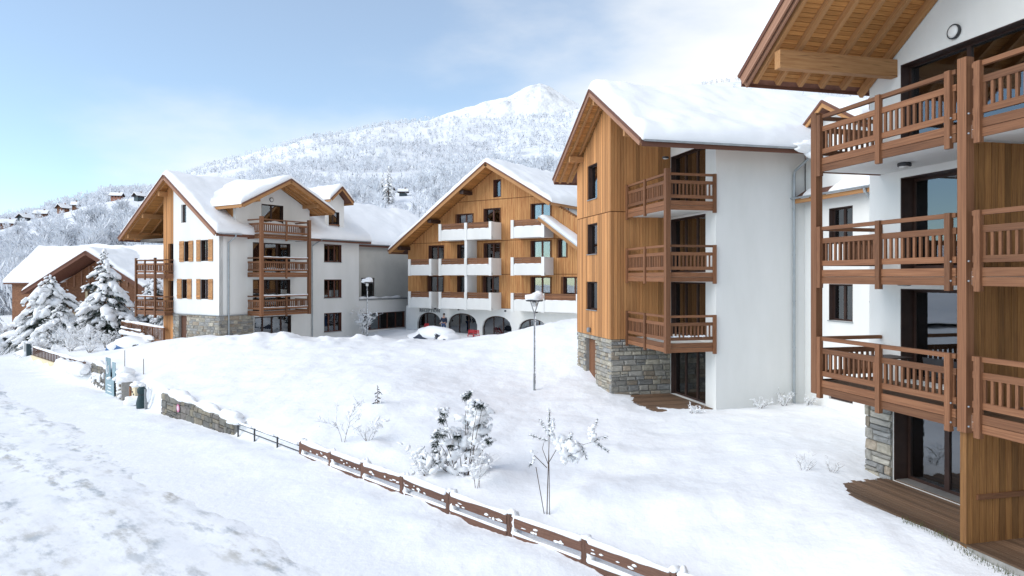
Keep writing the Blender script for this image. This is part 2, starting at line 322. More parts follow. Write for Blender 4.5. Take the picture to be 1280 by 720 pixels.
def road_material():
    m = mat('road_snow', (.87, .885, .90), (.92, .925, .93), .65, .8, 4, coord='World', bump=.32, bscale=4.0, dist=.05)
    N = m.node_tree.nodes; L = m.node_tree.links; b = N['Principled BSDF']
    base = b.inputs['Base Color'].links[0].from_socket
    g = N.new('ShaderNodeNewGeometry'); mp = N.new('ShaderNodeMapping'); mp.vector_type = 'POINT'; mp.inputs['Rotation'].default_value = (0, 0, R(45)); L.new(g.outputs['Position'], mp.inputs[0])
    def noise(sc, stretch, det=6, off=(0, 0, 0)):
        q = N.new('ShaderNodeMapping'); q.inputs['Scale'].default_value = stretch; q.inputs['Location'].default_value = off; L.new(mp.outputs[0], q.inputs[0])
        n = N.new('ShaderNodeTexNoise'); n.inputs['Scale'].default_value = sc; n.inputs['Detail'].default_value = det; n.inputs['Roughness'].default_value = .65; L.new(q.outputs[0], n.inputs['Vector']); return n.outputs['Fac']
    def rng(v, a, c, t0=0, t1=1):
        r_ = N.new('ShaderNodeMapRange'); r_.interpolation_type = 'SMOOTHSTEP'
        for nm, q in zip(('From Min', 'From Max', 'To Min', 'To Max'), (a, c, t0, t1)): r_.inputs[nm].default_value = q
        L.new(v, r_.inputs['Value']); return r_.outputs[0]
    def mul(a, c):
        q = N.new('ShaderNodeMath'); q.operation = 'MULTIPLY'; L.new(a, q.inputs[0]); L.new(c, q.inputs[1]); return q.outputs[0]
    # bare wet patches and grit lie along the wheel tracks, torn into shreds
    sp = N.new('ShaderNodeSeparateXYZ'); L.new(mp.outputs[0], sp.inputs[0]); across = sp.outputs['Y']
    wob = noise(.12, (1, 1, 1), 2, (3, 3, 0))
    def m2(op, a, c):
        q = N.new('ShaderNodeMath'); q.operation = op
        for k, v in enumerate((a, c)):
            if isinstance(v, (int, float)): q.inputs[k].default_value = v
            else: L.new(v, q.inputs[k])
        return q.outputs[0]
    acr = m2('ADD', across, m2('MULTIPLY', m2('SUBTRACT', wob, .5), 2.5))
    def track(d, w_): return rng(m2('ABSOLUTE', m2('SUBTRACT', acr, 12.06+d), 0), w_, .15)
    tracks = m2('MINIMUM', m2('ADD', m2('ADD', m2('ADD', track(-4.6, 1.5), track(-6.8, 1.0)), m2('MULTIPLY', track(-8.8, 1.0), .8)), .10), 1.0)
    inner = rng(acr, 12.06-3.2, 12.06-5.0)
    shred = rng(noise(1.35, (.62, 1.5, 1), 9), .46, .67)
    area = rng(noise(.20, (.8, 1.1, 1), 2, (1.7, 9.4, 0)), .34, .50)
    patch = mul(mul(mul(shred, area), tracks), inner)
    fine = mul(mul(rng(noise(3.0, (.7, 1.6, 1), 7, (4, 2, 0)), .49, .68, 0, .40), rng(noise(.3, (.6, 1.2, 1), 3, (8, 3, 0)), .40, .60)), inner)
    tone = N.new('ShaderNodeMix'); tone.data_type = 'RGBA'; L.new(rng(noise(.5, (1, 1, 1), 3, (5, 5, 0)), .42, .60), tone.inputs['Factor']); tone.inputs['A'].default_value = (.37, .41, .44, 1); tone.inputs['B'].default_value = (.45, .43, .38, 1)
    wet = N.new('ShaderNodeMix'); wet.data_type = 'RGBA'; L.new(patch, wet.inputs['Factor']); L.new(base, wet.inputs['A']); L.new(tone.outputs['Result'], wet.inputs['B'])
    dirt = N.new('ShaderNodeMix'); dirt.data_type = 'RGBA'; L.new(fine, dirt.inputs['Factor']); L.new(wet.outputs['Result'], dirt.inputs['A']); dirt.inputs['B'].default_value = (.58, .58, .55, 1)
    L.new(dirt.outputs['Result'], b.inputs['Base Color'])
    return m
td = np.concatenate([np.arange(-13, -2.3, .18)]); tt = np.concatenate([np.arange(-30, 40, .25), np.arange(40, 130, 1.0)])
TD, TT = np.meshgrid(td, tt)
rx, ry = xy(TD, TT)
TN = TD + .9*fbm(TT*.22, TD*.3, 3) + .35*fbm(TT*1.1+4, TD, 2)
edge = np.minimum(sstep(-2.6, -5.2, TN), sstep(-13, -12.3, TD))
RZ = street_z(TT) + .03*fbm(TD*1.6, TT*.5, 4) + .022*np.sin(TD*2.4+.6*fbm(TT*.1, TD*0, 2)*6)*edge + .025*np.abs(fbm(TD*1.3+5, TT*.35, 3))*edge + .02*fbm(TD*5, TT*3, 2) + (.035*edge - .12*(1-edge))
grid_mesh('road', rx, ry, RZ, road_material(), kind='structure')

# ------------------------------------------------------------------ building kit
class Wall:
    """a wall plane: origin o, direction ex along the wall, outward normal n (z is up)"""
    def __init__(s, o, ex, n): s.o = Vector(o); s.ex = Vector(ex); s.n = Vector(n)
    def P(s, a, z, d=0.0): return s.o + s.ex*a + s.n*d + Vector((0, 0, z))
    def rot(s): return Matrix((s.ex, s.n, Vector((0, 0, 1)))).transposed().to_quaternion() if s.ex.cross(s.n).z > 0 else Matrix((-s.ex, s.n, Vector((0, 0, 1)))).transposed().to_quaternion()
def clip_poly(poly, a, b, c):               # keep a*s+b*z <= c
    out = []
    for i in range(len(poly)):
        p, q = poly[i], poly[(i+1) % len(poly)]; dp = a*p[0]+b*p[1]-c; dq = a*q[0]+b*q[1]-c
        if dp <= 0: out.append(p)
        if dp*dq < 0: k = dp/(dp-dq); out.append((p[0]+(q[0]-p[0])*k, p[1]+(q[1]-p[1])*k))
    return out
def wall_panel(mb, W, s0, s1, z0, z1, holes=(), clips=(), t=.3, d=0.0, m=0):
    ss = sorted({s0, s1, *[h[0] for h in holes], *[h[1] for h in holes]}); zz = sorted({z0, z1, *[h[2] for h in holes], *[h[3] for h in holes]})
    ss = [q for q in ss if s0 <= q <= s1]; zz = [q for q in zz if z0 <= q <= z1]
    edges = {}
    for i in range(len(ss)-1):
        for j in range(len(zz)-1):
            cs, cz = (ss[i]+ss[i+1])/2, (zz[j]+zz[j+1])/2
            if any(h[0] < cs < h[1] and h[2] < cz < h[3] for h in holes): continue
            p = [(ss[i], zz[j]), (ss[i+1], zz[j]), (ss[i+1], zz[j+1]), (ss[i], zz[j+1])]
            for c in clips:
                p = clip_poly(p, *c)
                if len(p) < 3: break
            if len(p) < 3: continue
            mb.face([W.P(a, z, d) for a, z in p], m); mb.face([W.P(a, z, d-t) for a, z in p][::-1], m)
            for k in range(len(p)):
                a, b = p[k], p[(k+1) % len(p)]; key = frozenset(((round(a[0], 4), round(a[1], 4)), (round(b[0], 4), round(b[1], 4))))
                if len(key) == 2: edges.setdefault(key, []).append((a, b))
    for e in edges.values():
        if len(e) == 1:
            a, b = e[0]; mb.face([W.P(*a, d), W.P(*a, d-t), W.P(*b, d-t), W.P(*b, d)], m)
def window(par, W, s0, s1, z0, z1, recess=.22, n=2, m='frame', curtain=.5, fw=.07, sill=False, name='window', jamb=None, inner=True, base=0.0):
    b = MB(); d = base-recess
    def bx(a0, a1, c0, c1, d0, d1): b.add([W.P(a, z, e) for a in (a0, a1) for z in (c0, c1) for e in (d0, d1)], [(0, 1, 3, 2), (4, 6, 7, 5), (0, 4, 5, 1), (2, 3, 7, 6), (0, 2, 6, 4), (1, 5, 7, 3)])
    bx(s0, s0+fw, z0, z1, d-.07, d); bx(s1-fw, s1, z0, z1, d-.07, d); bx(s0+fw, s1-fw, z0, z0+fw, d-.07, d); bx(s0+fw, s1-fw, z1-fw, z1, d-.07, d)
    for k in range(1, n):
        c = s0+(s1-s0)*k/n; bx(c-fw*.75, c+fw*.75, z0+fw, z1-fw, d-.065, d+.012)
    if jamb:                                  # brown lining of the reveal
        bx(s0, s0+.025, z0, z1, d, base-.01); bx(s1-.025, s1, z0, z1, d, base-.01); bx(s0+.025, s1-.025, z1-.025, z1, d, base-.01)
    o = b.build(name, M[m], par)
    for k in range(n):
        a0 = s0+(s1-s0)*k/n + (fw if k == 0 else fw*.75); a1 = s0+(s1-s0)*(k+1)/n - (fw if k == n-1 else fw*.75)
        c = W.P((a0+a1)/2, (z0+z1)/2, d-.035); piece('pane', 'glass', o, c, (a1-a0, .012, z1-z0-2*fw), W.rot())
    if inner:
        c = W.P((s0+s1)/2, (z0+z1)/2, d-1.6); piece('interior_wall', 'interior', o, c, (s1-s0+1.2, .06, z1-z0+.8), W.rot())
    if curtain:
        r_ = random.Random(round(s0*131+z0*17)); cb = MB(); sd_ = []
        if r_.random() < curtain: sd_.append((s0+.04, s0+.04+(s1-s0)*r_.uniform(.13, .3)))
        if r_.random() < curtain: sd_.append((s1-.04-(s1-s0)*r_.uniform(.13, .3), s1-.04))
        for a0, a1 in sd_:
            cb = MB()
            k = max(6, int((a1-a0)/.05)); pts = [(a0+(a1-a0)*i/k, -.16+.03*math.sin(i*1.9)) for i in range(k+1)]
            for i in range(k):
                cb.face([W.P(pts[i][0], z0+.03, d+pts[i][1]), W.P(pts[i+1][0], z0+.03, d+pts[i+1][1]), W.P(pts[i+1][0], z1-.03, d+pts[i+1][1]), W.P(pts[i][0], z1-.03, d+pts[i][1])])
            cb.build('curtain', M['curtain'], o, smooth=True)
    if sill:
        piece('sill', 'zinc', o, W.P((s0+s1)/2, z0-.02, base+.02-recess/2), (s1-s0+.06, recess+.08, .035), W.rot())
    return o
def clad(par, W, s0, s1, bands, holes, topfn, m='larch', bw=.15, t=.03, d=.0, name='board', stuff=None):
    """vertical boards, one object each (or one joined 'stuff' mesh)"""
    n = max(1, round((s1-s0)/bw)); bw = (s1-s0)/n; rot = Matrix((Vector((0, 0, 1)), W.n, Vector((0, 0, 1)).cross(W.n))).transposed().to_quaternion()
    rr = random.Random(int(s0*100+bands[0][0]*7))
    for i in range(n):
        a0, a1 = s0+i*bw, s0+(i+1)*bw
        for (b0, b1) in bands:
            b1 = min(b1, topfn(a0), topfn(a1)) if topfn else b1
            seg = [(b0, b1)]
            for h in holes:
                if h[0] < a1-.02 and h[1] > a0+.02:
                    ns = []
                    for p, q in seg:
                        if h[2] >= q or h[3] <= p: ns.append((p, q)); continue
                        if h[2] > p: ns.append((p, h[2]))
                        if h[3] < q: ns.append((h[3], q))
                    seg = ns
            for p, q in seg:
                if q-p < .06: continue
                aa0, aa1 = a0, a1
                for h in holes:                 # keep boards out of the openings
                    if h[2] < q-.01 and h[3] > p+.01:
                        if aa0 < h[0] < aa1: aa1 = h[0]
                        if aa0 < h[1] < aa1: aa0 = h[1]
                dd = d + rr.uniform(0, .008)
                if aa1-aa0 < .03: continue
                if stuff is not None:
                    g = .008
                    stuff.add([W.P(a, z, e) for a in (aa0+g, aa1-g) for z in (p+.008, q-.008) for e in (dd, dd+t)], [(0, 1, 3, 2), (4, 6, 7, 5), (0, 4, 5, 1), (2, 3, 7, 6), (0, 2, 6, 4), (1, 5, 7, 3)])
                else:
                    piece(name, m, par, W.P((aa0+aa1)/2, (p+q)/2, dd+t/2), (q-p-.012, t, aa1-aa0-.012), rot)
STONE_ME = []
for i in range(15):
    rr = random.Random(i); b = MB()
    def j(v, k=.06): return tuple(q + rr.uniform(-k, k) for q in v)
    back = [j((x, -.5, z), .03) for x, z in ((-.5, -.5), (.5, -.5), (.5, .5), (-.5, .5))]
    mid = [j((x*.98, .22, z*.98), .05) for x, z in ((-.5, -.5), (.5, -.5), (.5, .5), (-.5, .5))]
    fr = [j((x*.78, .5, z*.74), .07) for x, z in ((-.5, -.5), (.5, -.5), (.5, .5), (-.5, .5))]
    b.add(back+mid+fr, [(3, 2, 1, 0)] + [(k, (k+1) % 4, 4+(k+1) % 4, 4+k) for k in range(4)] + [(4+k, 4+(k+1) % 4, 8+(k+1) % 4, 8+k) for k in range(4)] + [(8, 9, 10, 11)])
    me = bpy.data.meshes.new('stone'); me.from_pydata(b.v, [], b.f); me.materials.append(STONE[i % 5]); me.update()
    bm = bmesh.new(); bm.from_mesh(me); bmesh.ops.recalc_face_normals(bm, faces=bm.faces); bm.to_mesh(me); bm.free(); STONE_ME.append(me)
STONE_DARK = []
for i, c in enumerate([(.20, .19, .165), (.25, .22, .17), (.17, .165, .15), (.22, .20, .18), (.28, .25, .19)]):
    for q in (0, 5, 10):
        me = STONE_ME[i+q].copy(); me.materials.clear(); me.materials.append(M.setdefault('dark_stone_%d' % i, None) or M.__setitem__('dark_stone_%d' % i, mat('dark_stone_%d' % i, c, tuple(k*.6 for k in c), .85, 2.6, 6, rnd=.22, bump=.5, dist=.06)) or M['dark_stone_%d' % i]); STONE_DARK.append(me)
def stones(par, W, s0, s1, z0, z1, holes=(), sw=(.2, .5), sh=(.12, .24), dep=.14, d=0.0, top=None, seed=3, kinds=None):
    rr = random.Random(seed); z = z0; rot = W.rot()
    while z < z1-.05:
        h = min(rr.uniform(*sh), z1-z)
        if z1-z-h < sh[0]*.6: h = z1-z
        a = s0 + rr.uniform(-.2, 0)
        while a < s1-.02:
            w_ = rr.uniform(*sw)*(1.35 if h > sum(sh)/2 else .9)
            a0, a1 = max(a, s0), min(a+w_, s1)
            if s1-a1 < .09: a1 = s1
            a = a1 if a1 == s1 else a+w_
            for hl in holes:
                if hl[2] < z+h*.6 and hl[3] > z+h*.4:
                    if a0 < hl[0] < a1: a1 = hl[0]
                    elif a0 < hl[1] < a1: a0 = hl[1]
                    elif hl[0] <= a0 and a1 <= hl[1]: a1 = a0
            if a1-a0 < .05: continue
            sub = [(z, h)]
            if h > .2 and rr.random() < .25: k = rr.uniform(.4, .6); sub = [(z, h*k), (z+h*k, h*(1-k))]
            for zz, hh in sub:
                link('stone', rr.choice(kinds or STONE_ME), par, Matrix.LocRotScale(W.P((a0+a1)/2, zz+hh/2, d+rr.uniform(-.012, .02)), rot, Vector((a1-a0-.018, dep, hh-.018))))
        z += h
def gutter(mb, p0, p1, r=.07, m=0):
    p0 = Vector(p0); p1 = Vector(p1); ax = (p1-p0).normalized(); y = Vector((0, 0, 1)).cross(ax); n = 8
    pr = [(-math.cos(math.pi*k/n)*r, -math.sin(math.pi*k/n)*r) for k in range(n+1)]
    pr2 = [(a*.88, b*.88+.001) for a, b in pr[::-1]]
    poly = pr+pr2; vs = [q + y*a + Vector((0, 0, b)) for q in (p0, p1) for a, b in poly]; k = len(poly)
    mb.add(vs, [(i, (i+1) % k, k+(i+1) % k, k+i) for i in range(k)], m)
    mb.tube([p0+y*r+Vector((0, 0, .005)), p1+y*r+Vector((0, 0, .005))], .012, 5, m)
def gable_roof(par, axis_, a0, a1, c, zr, cL, zL, cR, zR, t=.20, barge='barge', snow=.5, eave_board='dark_barge', soffit=None, raft=None, sn_over=.10, bsize=(.05, .26), seed=0, barge_end=(True, False), snow_name='roof_snow', seamless=None):
    """ridge runs along axis_ from a0 to a1 at cross position c, height zr; eaves at cL / cR"""
    V = (lambda a, q, z: (a, q, z)) if axis_ == 'x' else (lambda a, q, z: (q, a, z))
    b = MB()
    for ce, ze in ((cL, zL), (cR, zR)):
        b.prism([V(a0, c, zr), V(a0, ce, ze), V(a0, ce, ze-t), V(a0, c, zr-t)], Vector(V(a1, 0, 0))-Vector(V(a0, 0, 0)))
    roof = b.build('roof', M['dark_barge'], par)
    up = (0, 0, 1)
    for end, sgn in ((a0, -1), (a1, 1)):
        if not barge_end[0 if sgn < 0 else 1]: continue
        for ce, ze in ((cL, zL), (cR, zR)):
            sl = Vector(V(0, ce-c, ze-zr)).normalized(); nrm = sl.cross(Vector(V(1, 0, 0)));  nrm = nrm if nrm.z > 0 else -nrm
            e = end + sgn*bsize[0]*.55
            p0 = Vector(V(e, c, zr)); p1 = Vector(V(e, ce, ze)) + sl*.04
            beam('bargeboard', barge, roof, p0 - nrm*(bsize[1]*.42), p1 - nrm*(bsize[1]*.42), bsize[0], bsize[1], nrm)
            e2 = end + sgn*bsize[0]*1.35
            beam('verge_trim', 'dark_barge', roof, Vector(V(e2, c, zr)) + nrm*.0, Vector(V(e2, ce, ze)) + sl*.05, .04, .10, nrm)
    for ce, ze in ((cL, zL), (cR, zR)):
        s_ = 1 if ce > c else -1
        beam('fascia_board', eave_board, roof, V(a0+.01, ce+s_*.022, ze-.15), V(a1-.01, ce+s_*.022, ze-.15), .04, .24)
    if soffit:                                # (reach along the ridge from the a0 end, board width, sides)
        reach, bw, sides = soffit
        for ce, ze in [((cL, zL), (cR, zR))[i] for i in sides]:
            sl = Vector(V(0, ce-c, ze-zr)); ln = sl.length; sl.normalize(); nrm = sl.cross(Vector(V(1, 0, 0))); nrm = nrm if nrm.z > 0 else -nrm
            n = int(ln/bw); off = -(t*math.cos(math.atan2(abs(zr-ze), abs(ce-c)))+.012)
            for k in range(n):
                m_ = Vector(V(0, c, zr)) + sl*(bw*(k+.5)+.05) + nrm*off
                beam('soffit_board', 'soffit', roof, m_+Vector(V(a0+.02, 0, 0)), m_+Vector(V(a0+reach, 0, 0)), bw-.012, .02, nrm)
            if raft:
                st, w_, h_ = raft; k = 0
                while a0+.25+k*st < a0+reach-.05:
                    q = Vector(V(a0+.25+k*st, c, zr)) + nrm*(off-.012-h_/2)
                    beam('rafter', 'beam', roof, q+sl*.15, q+sl*(ln-.06), w_, h_, nrm); k += 1
    if snow:
        over = sn_over; na = max(8, int((a1-a0)/.22)); nc = max(12, int((cR-cL)/.2))
        ua = np.concatenate([[0, .02, .06, .12, .2], np.linspace(.3, (a1-a0)-.3+2*over*0, na), (a1-a0)-np.array([.2, .12, .06, .02, 0])]) + a0
        uc = np.concatenate([[0, .02, .06, .12, .22], np.linspace(.34, (cR-cL)+2*over-.34, nc), (cR-cL)+2*over-np.array([.22, .12, .06, .02, 0])]) + cL-over
        A_, C_ = np.meshgrid(ua, uc)
        dd = C_-c; sR = (zr-zR)/(cR-c); sL_ = (zr-zL)/(c-cL)
        base = zr - np.where(dd > 0, dd*sR, -dd*sL_); soft = np.sqrt(dd*dd+.35**2)-np.abs(dd); base2 = base - soft*.5*(sR+sL_)/2*.9
        de = np.minimum(np.minimum(C_-(cL-over), cR+over-C_)/.38, 9)
        da = np.minimum((A_-a0)/.30, (a1-A_)/.30)
        prof = lambda q: np.sqrt(np.clip(1-(1-np.clip(q, 0, 1))**2, 0, 1))
        th = snow*(1+.55*fbm(A_*.45+seed*7.1, C_*.45+seed*3.3, 3)+.20*fbm(A_*1.7+seed, C_*1.7, 4))
        wob = .10*fbm(A_*1.1+seed*5, C_*1.1+3, 3)
        Z = np.where(prof(de)*prof(da) > 0, base2*(1) + th*prof(de+wob*2*(de > 0))*(.30+.70*prof(da)), base) + .01
        Z = np.maximum(Z, base - .03)
        ed = (C_ <= cL-over+1e-6) | (C_ >= cR+over-1e-6)
        Z = np.where(ed, base+.02, Z)
        # a bulging lip that leans over the eave
        lean = .10*np.clip(1-np.minimum(C_-(cL-over), cR+over-C_)/.3, 0, 1)*prof(de)*np.sign(dd)*(1+1.4*fbm(A_*.9+seed, C_*0, 3))
        C2 = C_+lean
        X_, Y_ = (A_, C2) if axis_ == 'x' else (C2, A_)
        ny, nx = X_.shape; i = np.arange(ny*nx).reshape(ny, nx)
        F = np.stack([i[:-1, :-1].ravel(), i[:-1, 1:].ravel(), i[1:, 1:].ravel(), i[1:, :-1].ravel()], 1)
        top = np.stack([X_.ravel(), Y_.ravel(), Z.ravel()], 1); bot = np.stack([(A_ if axis_ == 'x' else C_).ravel(), (C_ if axis_ == 'x' else A_).ravel(), (base+.004).ravel()], 1)
        ring = np.concatenate([i[0, :], i[1:, -1], i[-1, -2::-1], i[-2:0:-1, 0]]); nn = ny*nx
        side = np.stack([ring, np.roll(ring, -1), np.roll(ring, -1)+nn, ring+nn], 1)
        so_ = np_mesh(snow_name, np.concatenate([top, bot]), np.concatenate([F, F[:, ::-1]+nn, side]), M['roof_snow'], par=roof, smooth=True); so_['kind'] = 'stuff'
        bm = bmesh.new(); bm.from_mesh(so_.data); bmesh.ops.recalc_face_normals(bm, faces=bm.faces); bm.to_mesh(so_.data); bm.free()
        so_.data.polygons.foreach_set('use_smooth', [True]*len(so_.data.polygons))
    return roof
def railing(par, p0, p1, T, m='rail', stubs=(), sp=.16, joined=False, fascia=.36, gap=.16, ends=(0, 0), out=None, snow=0, bw=.06):
    """p0,p1: plan points; T: top of the top rail"""
    p0 = Vector((*p0, 0)); p1 = Vector((*p1, 0)); ax = (p1-p0).normalized(); ln = (p1-p0).length; Zv = Vector((0, 0, 1))
    nrm = Vector((*out, 0)) if out else Vector((ax.y, -ax.x, 0))
    q0 = p0+ax*ends[0]; q1 = p1-ax*ends[1]
    b_ = lambda nm, z, w_, h_, off=0: beam(nm, m, par, q0+Zv*z+nrm*off, q1+Zv*z+nrm*off, w_, h_)
    b_('top_rail', T-.05, .10, .09); b_('middle_rail', T-.36, .07, .13); b_('lower_rail', T-.93, .07, .13)
    h2 = fascia/2
    b_('fascia_board', T-1.09-h2/2, .05, h2-.012, .02); b_('fascia_board', T-1.09-h2*1.5, .05, h2-.012, .02)
    L_ = (q1-q0).length; n = max(2, round(L_/sp)); z0, z1 = T-.865, T-.425
    if joined:
        mb = MB()
        for i in range(n):
            c = q0+ax*(L_*(i+.5)/n); mb.obox(c+Zv*z0, c+Zv*z1, .045, bw, tuple(ax))
        o = mb.build('balusters', M[m], par); o['kind'] = 'stuff'
    else:
        for i in range(n):
            c = q0+ax*(L_*(i+.5)/n)
            beam('baluster', m, par, c+Zv*z0, c+Zv*z1, .045, bw, tuple(ax))
    for s_ in stubs:
        c = p0+ax*s_+nrm*.055; beam('rail_post', m, par, c+Zv*(T-1.55), c+Zv*(T-.0), .10, .13, tuple(ax))
    if snow:
        for zz, k in ((T, 1.0), (T-.865, .6)):
            sb = MB(); nn = max(6, int(L_/.18))
            pts = [q0+ax*(L_*i/nn)+Zv*(zz+.0+snow*k*(.4+.25*math.sin(i*1.7+T)+.2*math.sin(i*.63))) for i in range(nn+1)]
            sb.tube(pts, [snow*k*.8]*(nn+1), 6); so_ = sb.build('rail_snow', M['clump_snow'], par, smooth=True); so_['kind'] = 'stuff'
def downpipe(par, pts, r=.05):
    b = MB(); b.tube(pts, r, 10)
    z = pts[-1][2]+.6
    while z < pts[-2][2]-.3:
        b.lathe([(r+.012, -.03), (r+.012, .03)], (pts[-1][0], pts[-1][1], z), 10); z += 1.9
    return b.build('downpipe', M['zinc'], par, smooth=False)
def disc_lamp(par, c, n, r=.16, name='wall_lamp'):
    c = Vector(c); n = Vector(n); q = n.to_track_quat('Z', 'Y').to_matrix()
    def ring(prof):
        b = MB(); b.lathe(prof, (0, 0, 0), 20); b.v = [tuple(c + q @ Vector(v)) for v in b.v]; return b
    o = ring([(r*.9, 0), (r, .02), (r, .07), (r*.86, .085), (r*.86, .06)]).build(name, M['darkmetal'], par)
    ring([(r*.84, .05), (r*.84, .075), (r*.6, .10), (r*.2, .11)]).build('lamp_glass', M['lampglass'], o, smooth=True)
    return o

# ------------------------------------------------------------------ A: the near building at the right edge
TOPS = (10.70, 7.87, 5.08); FLO = (9.62, 6.79, 4.0); TA = R(13.7)
bA = thing('apartment_building', 'white apartment block at the right edge with three brown balconies under a deep gable overhang', 'apartment building', (8.84, 13.3, 0), TA)
RA = lambda y: 11.62+.70*(5.05-y) if y > -2 else 11.62+.70*7.05-.70*(-2-y)          # underside of the roof boards
WA = Wall((1.9, 0, 0), (0, 1, 0), (-1, 0, 0))
hA = [(-3.3, 3.62, 9.62, 11.95), (.25, 3.62, 6.79, 9.1), (.25, 3.84, 1.40, 3.62), (-4.2, -.4, 6.79, 9.1), (-4.2, -.4, 1.45, 3.62), (-4.2, -.4, 4.0, 6.3), (.25, 3.62, 4.0, 6.3)]
b = MB(); wall_panel(b, WA, -9, 4.67, .4, 17, hA, [(.70, 1, 11.62+.70*5.05-.03), (-.70, 1, 11.62+.70*9.05-.03)], t=.45)
wall_panel(b, Wall((2.35, 4.67, 0), (1, 0, 0), (0, 1, 0)), 0, 9, .4, 11.6, (), t=.3)
wall_panel(b, Wall((1.9, -9, 0), (1, 0, 0), (0, -1, 0)), 0, 10, .4, 11.4, (), t=.3)
b.build('wall', M['white'], bA)
window(bA, WA, *hA[0], recess=.25, n=4, curtain=.8, jamb=True); window(bA, WA, *hA[1], recess=.38, n=2, curtain=.7, jamb=True, fw=.09)
window(bA, WA, hA[2][0], 3.84, 1.40, 3.62, recess=.42, n=3, curtain=.8, jamb=True, fw=.09); window(bA, WA, *hA[6], recess=.38, n=2, curtain=.7, jamb=True, fw=.09)
for h in hA[3:6]: window(bA, WA, *h, recess=.38, n=3, curtain=.7, jamb=True)
fl = MB()
for z in FLO: fl.box(1.95, 9, -8.5, 4.5, z-.25, z-.03)
fl.box(1.95, 9, -8.5, 4.5, 1.2, 1.42); fl.box(8.8, 9.0, -8.9, 4.6, .4, 11.5)
fl.build('floor_slab', M['interior'], bA)
# stone pier beside the ground floor doors
b = MB(); wall_panel(b, WA, 3.86, 4.69, .6, 3.64, (), t=.05, d=.02); wall_panel(b, Wall((1.88, 4.69, 0), (1, 0, 0), (0, 1, 0)), 0, 1.2, .6, 3.64, (), t=.05, d=.0)
pier = b.build('stone_pier', M['mortar'], bA)
stones(pier, WA, 3.87, 4.74, .9, 3.62, sw=(.26, .6), sh=(.16, .36), dep=.12, d=.04, seed=5)
stones(pier, Wall((1.86, 4.69, 0), (1, 0, 0), (0, 1, 0)), 0, 1.2, .9, 3.62, sw=(.22, .52), sh=(.11, .3), dep=.12, d=.0, seed=8)
# roof with the deep overhang towards the road
rA = gable_roof(bA, 'x', -1.7, 9, -2, 11.84+.70*7.05, -9.05, 11.84, 5.05, 11.84, t=.19, snow=.55, soffit=(3.62, .125, (1,)), raft=(.66, .11, .17), barge='barge', seed=1, bsize=(.05, .30))
beam('bargeboard', 'barge', rA, (-1.62, -2, 11.56+.70*7.05), (-1.62, 5.0, 11.60), .05, .22, (0, .57, .82))
beam('purlin', 'beam', rA, (-1.5, 3.82, 11.90), (1.9, 3.82, 11.90), .22, .44); beam('purlin', 'beam', rA, (-1.5, .6, 14.12), (1.9, .6, 14.12), .22, .44)
beam('purlin', 'beam', rA, (-1.5, -2, 15.85), (1.9, -2, 15.85), .22, .44); beam('purlin', 'beam', rA, (-1.5, -5.5, 13.4), (1.9, -5.5, 13.4), .22, .44)
beam('wall_rafter', 'beam', rA, (1.83, 4.95, 11.53), (1.83, -2, 11.53+.70*6.95), .09, .20, (0, .57, .82))
# balconies
for T in TOPS:
    b = MB(); b.box(.04, 1.88, -4.5, 4.24, T-1.42, T-1.16)
    bal = b.build('balcony', M['white'], bA)
    railing(bal, (0, 4.3), (0, .12), T, stubs=(.16, 2.13, 3.97), sp=.158, ends=(.10, .06), out=(-1, 0), bw=.058)
    railing(bal, (0, -.12), (0, -4.5), T, stubs=(.21, 2.3, 4.3), sp=.158, ends=(.06, 0), out=(-1, 0), bw=.058)
    railing(bal, (.1, 4.26), (1.88, 4.26), T, sp=.158, out=(0, 1), bw=.058)
    for i in range(13): beam('deck_board', 'deck', bal, (.12+.138*i, -4.4, T-1.14), (.12+.138*i, 4.2, T-1.14), .125, .03)
    for yy in (-.2, .2):
        for zz in (T-.97, T-1.35):
            bb = MB(); bb.lathe([(.018, 0), (.018, .02), (.008, .03)], (0, 0, 0), 8, axis='x'); bb.v = [(-v[0]-.13, v[1]+yy, v[2]+zz) for v in bb.v]; bb.build('bolt', M['zinc'], bal)
    if T < 10: disc_lamp(bal, (1.0, 2.55, T+2.83-1.43), (0, 0, -1), .15, 'ceiling_lamp')
beam('sill', 'deck', bA, (2.10, .28, 1.395), (2.10, 3.80, 1.395), .40, .03)
for y, z0, z1 in ((4.33, 3.62, 10.78), (0, 3.58, 10.86), (-4.6, 3.58, 10.8)): beam('balcony_post', 'rail', bA, (0, y, z0), (0, y, z1), .19, .20, (0, 1, 0))
disc_lamp(bA, (1.9, 2.02, 12.24), (-1, 0, 0), .17)
# partition walls of upright boards between the two bays
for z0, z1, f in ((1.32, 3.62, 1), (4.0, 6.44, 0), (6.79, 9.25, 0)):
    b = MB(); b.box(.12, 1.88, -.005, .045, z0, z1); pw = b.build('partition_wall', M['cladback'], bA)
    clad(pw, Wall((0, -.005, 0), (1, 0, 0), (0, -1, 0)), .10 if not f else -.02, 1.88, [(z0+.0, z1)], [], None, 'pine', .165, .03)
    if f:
        beam('batten', 'rail', pw, (.22, -.055, 2.30), (1.85, -.055, 2.30), .04, .10); beam('corner_board', 'pine', pw, (.0, .03, z0), (.0, .03, z1), .05, .14, (0, 1, 0))
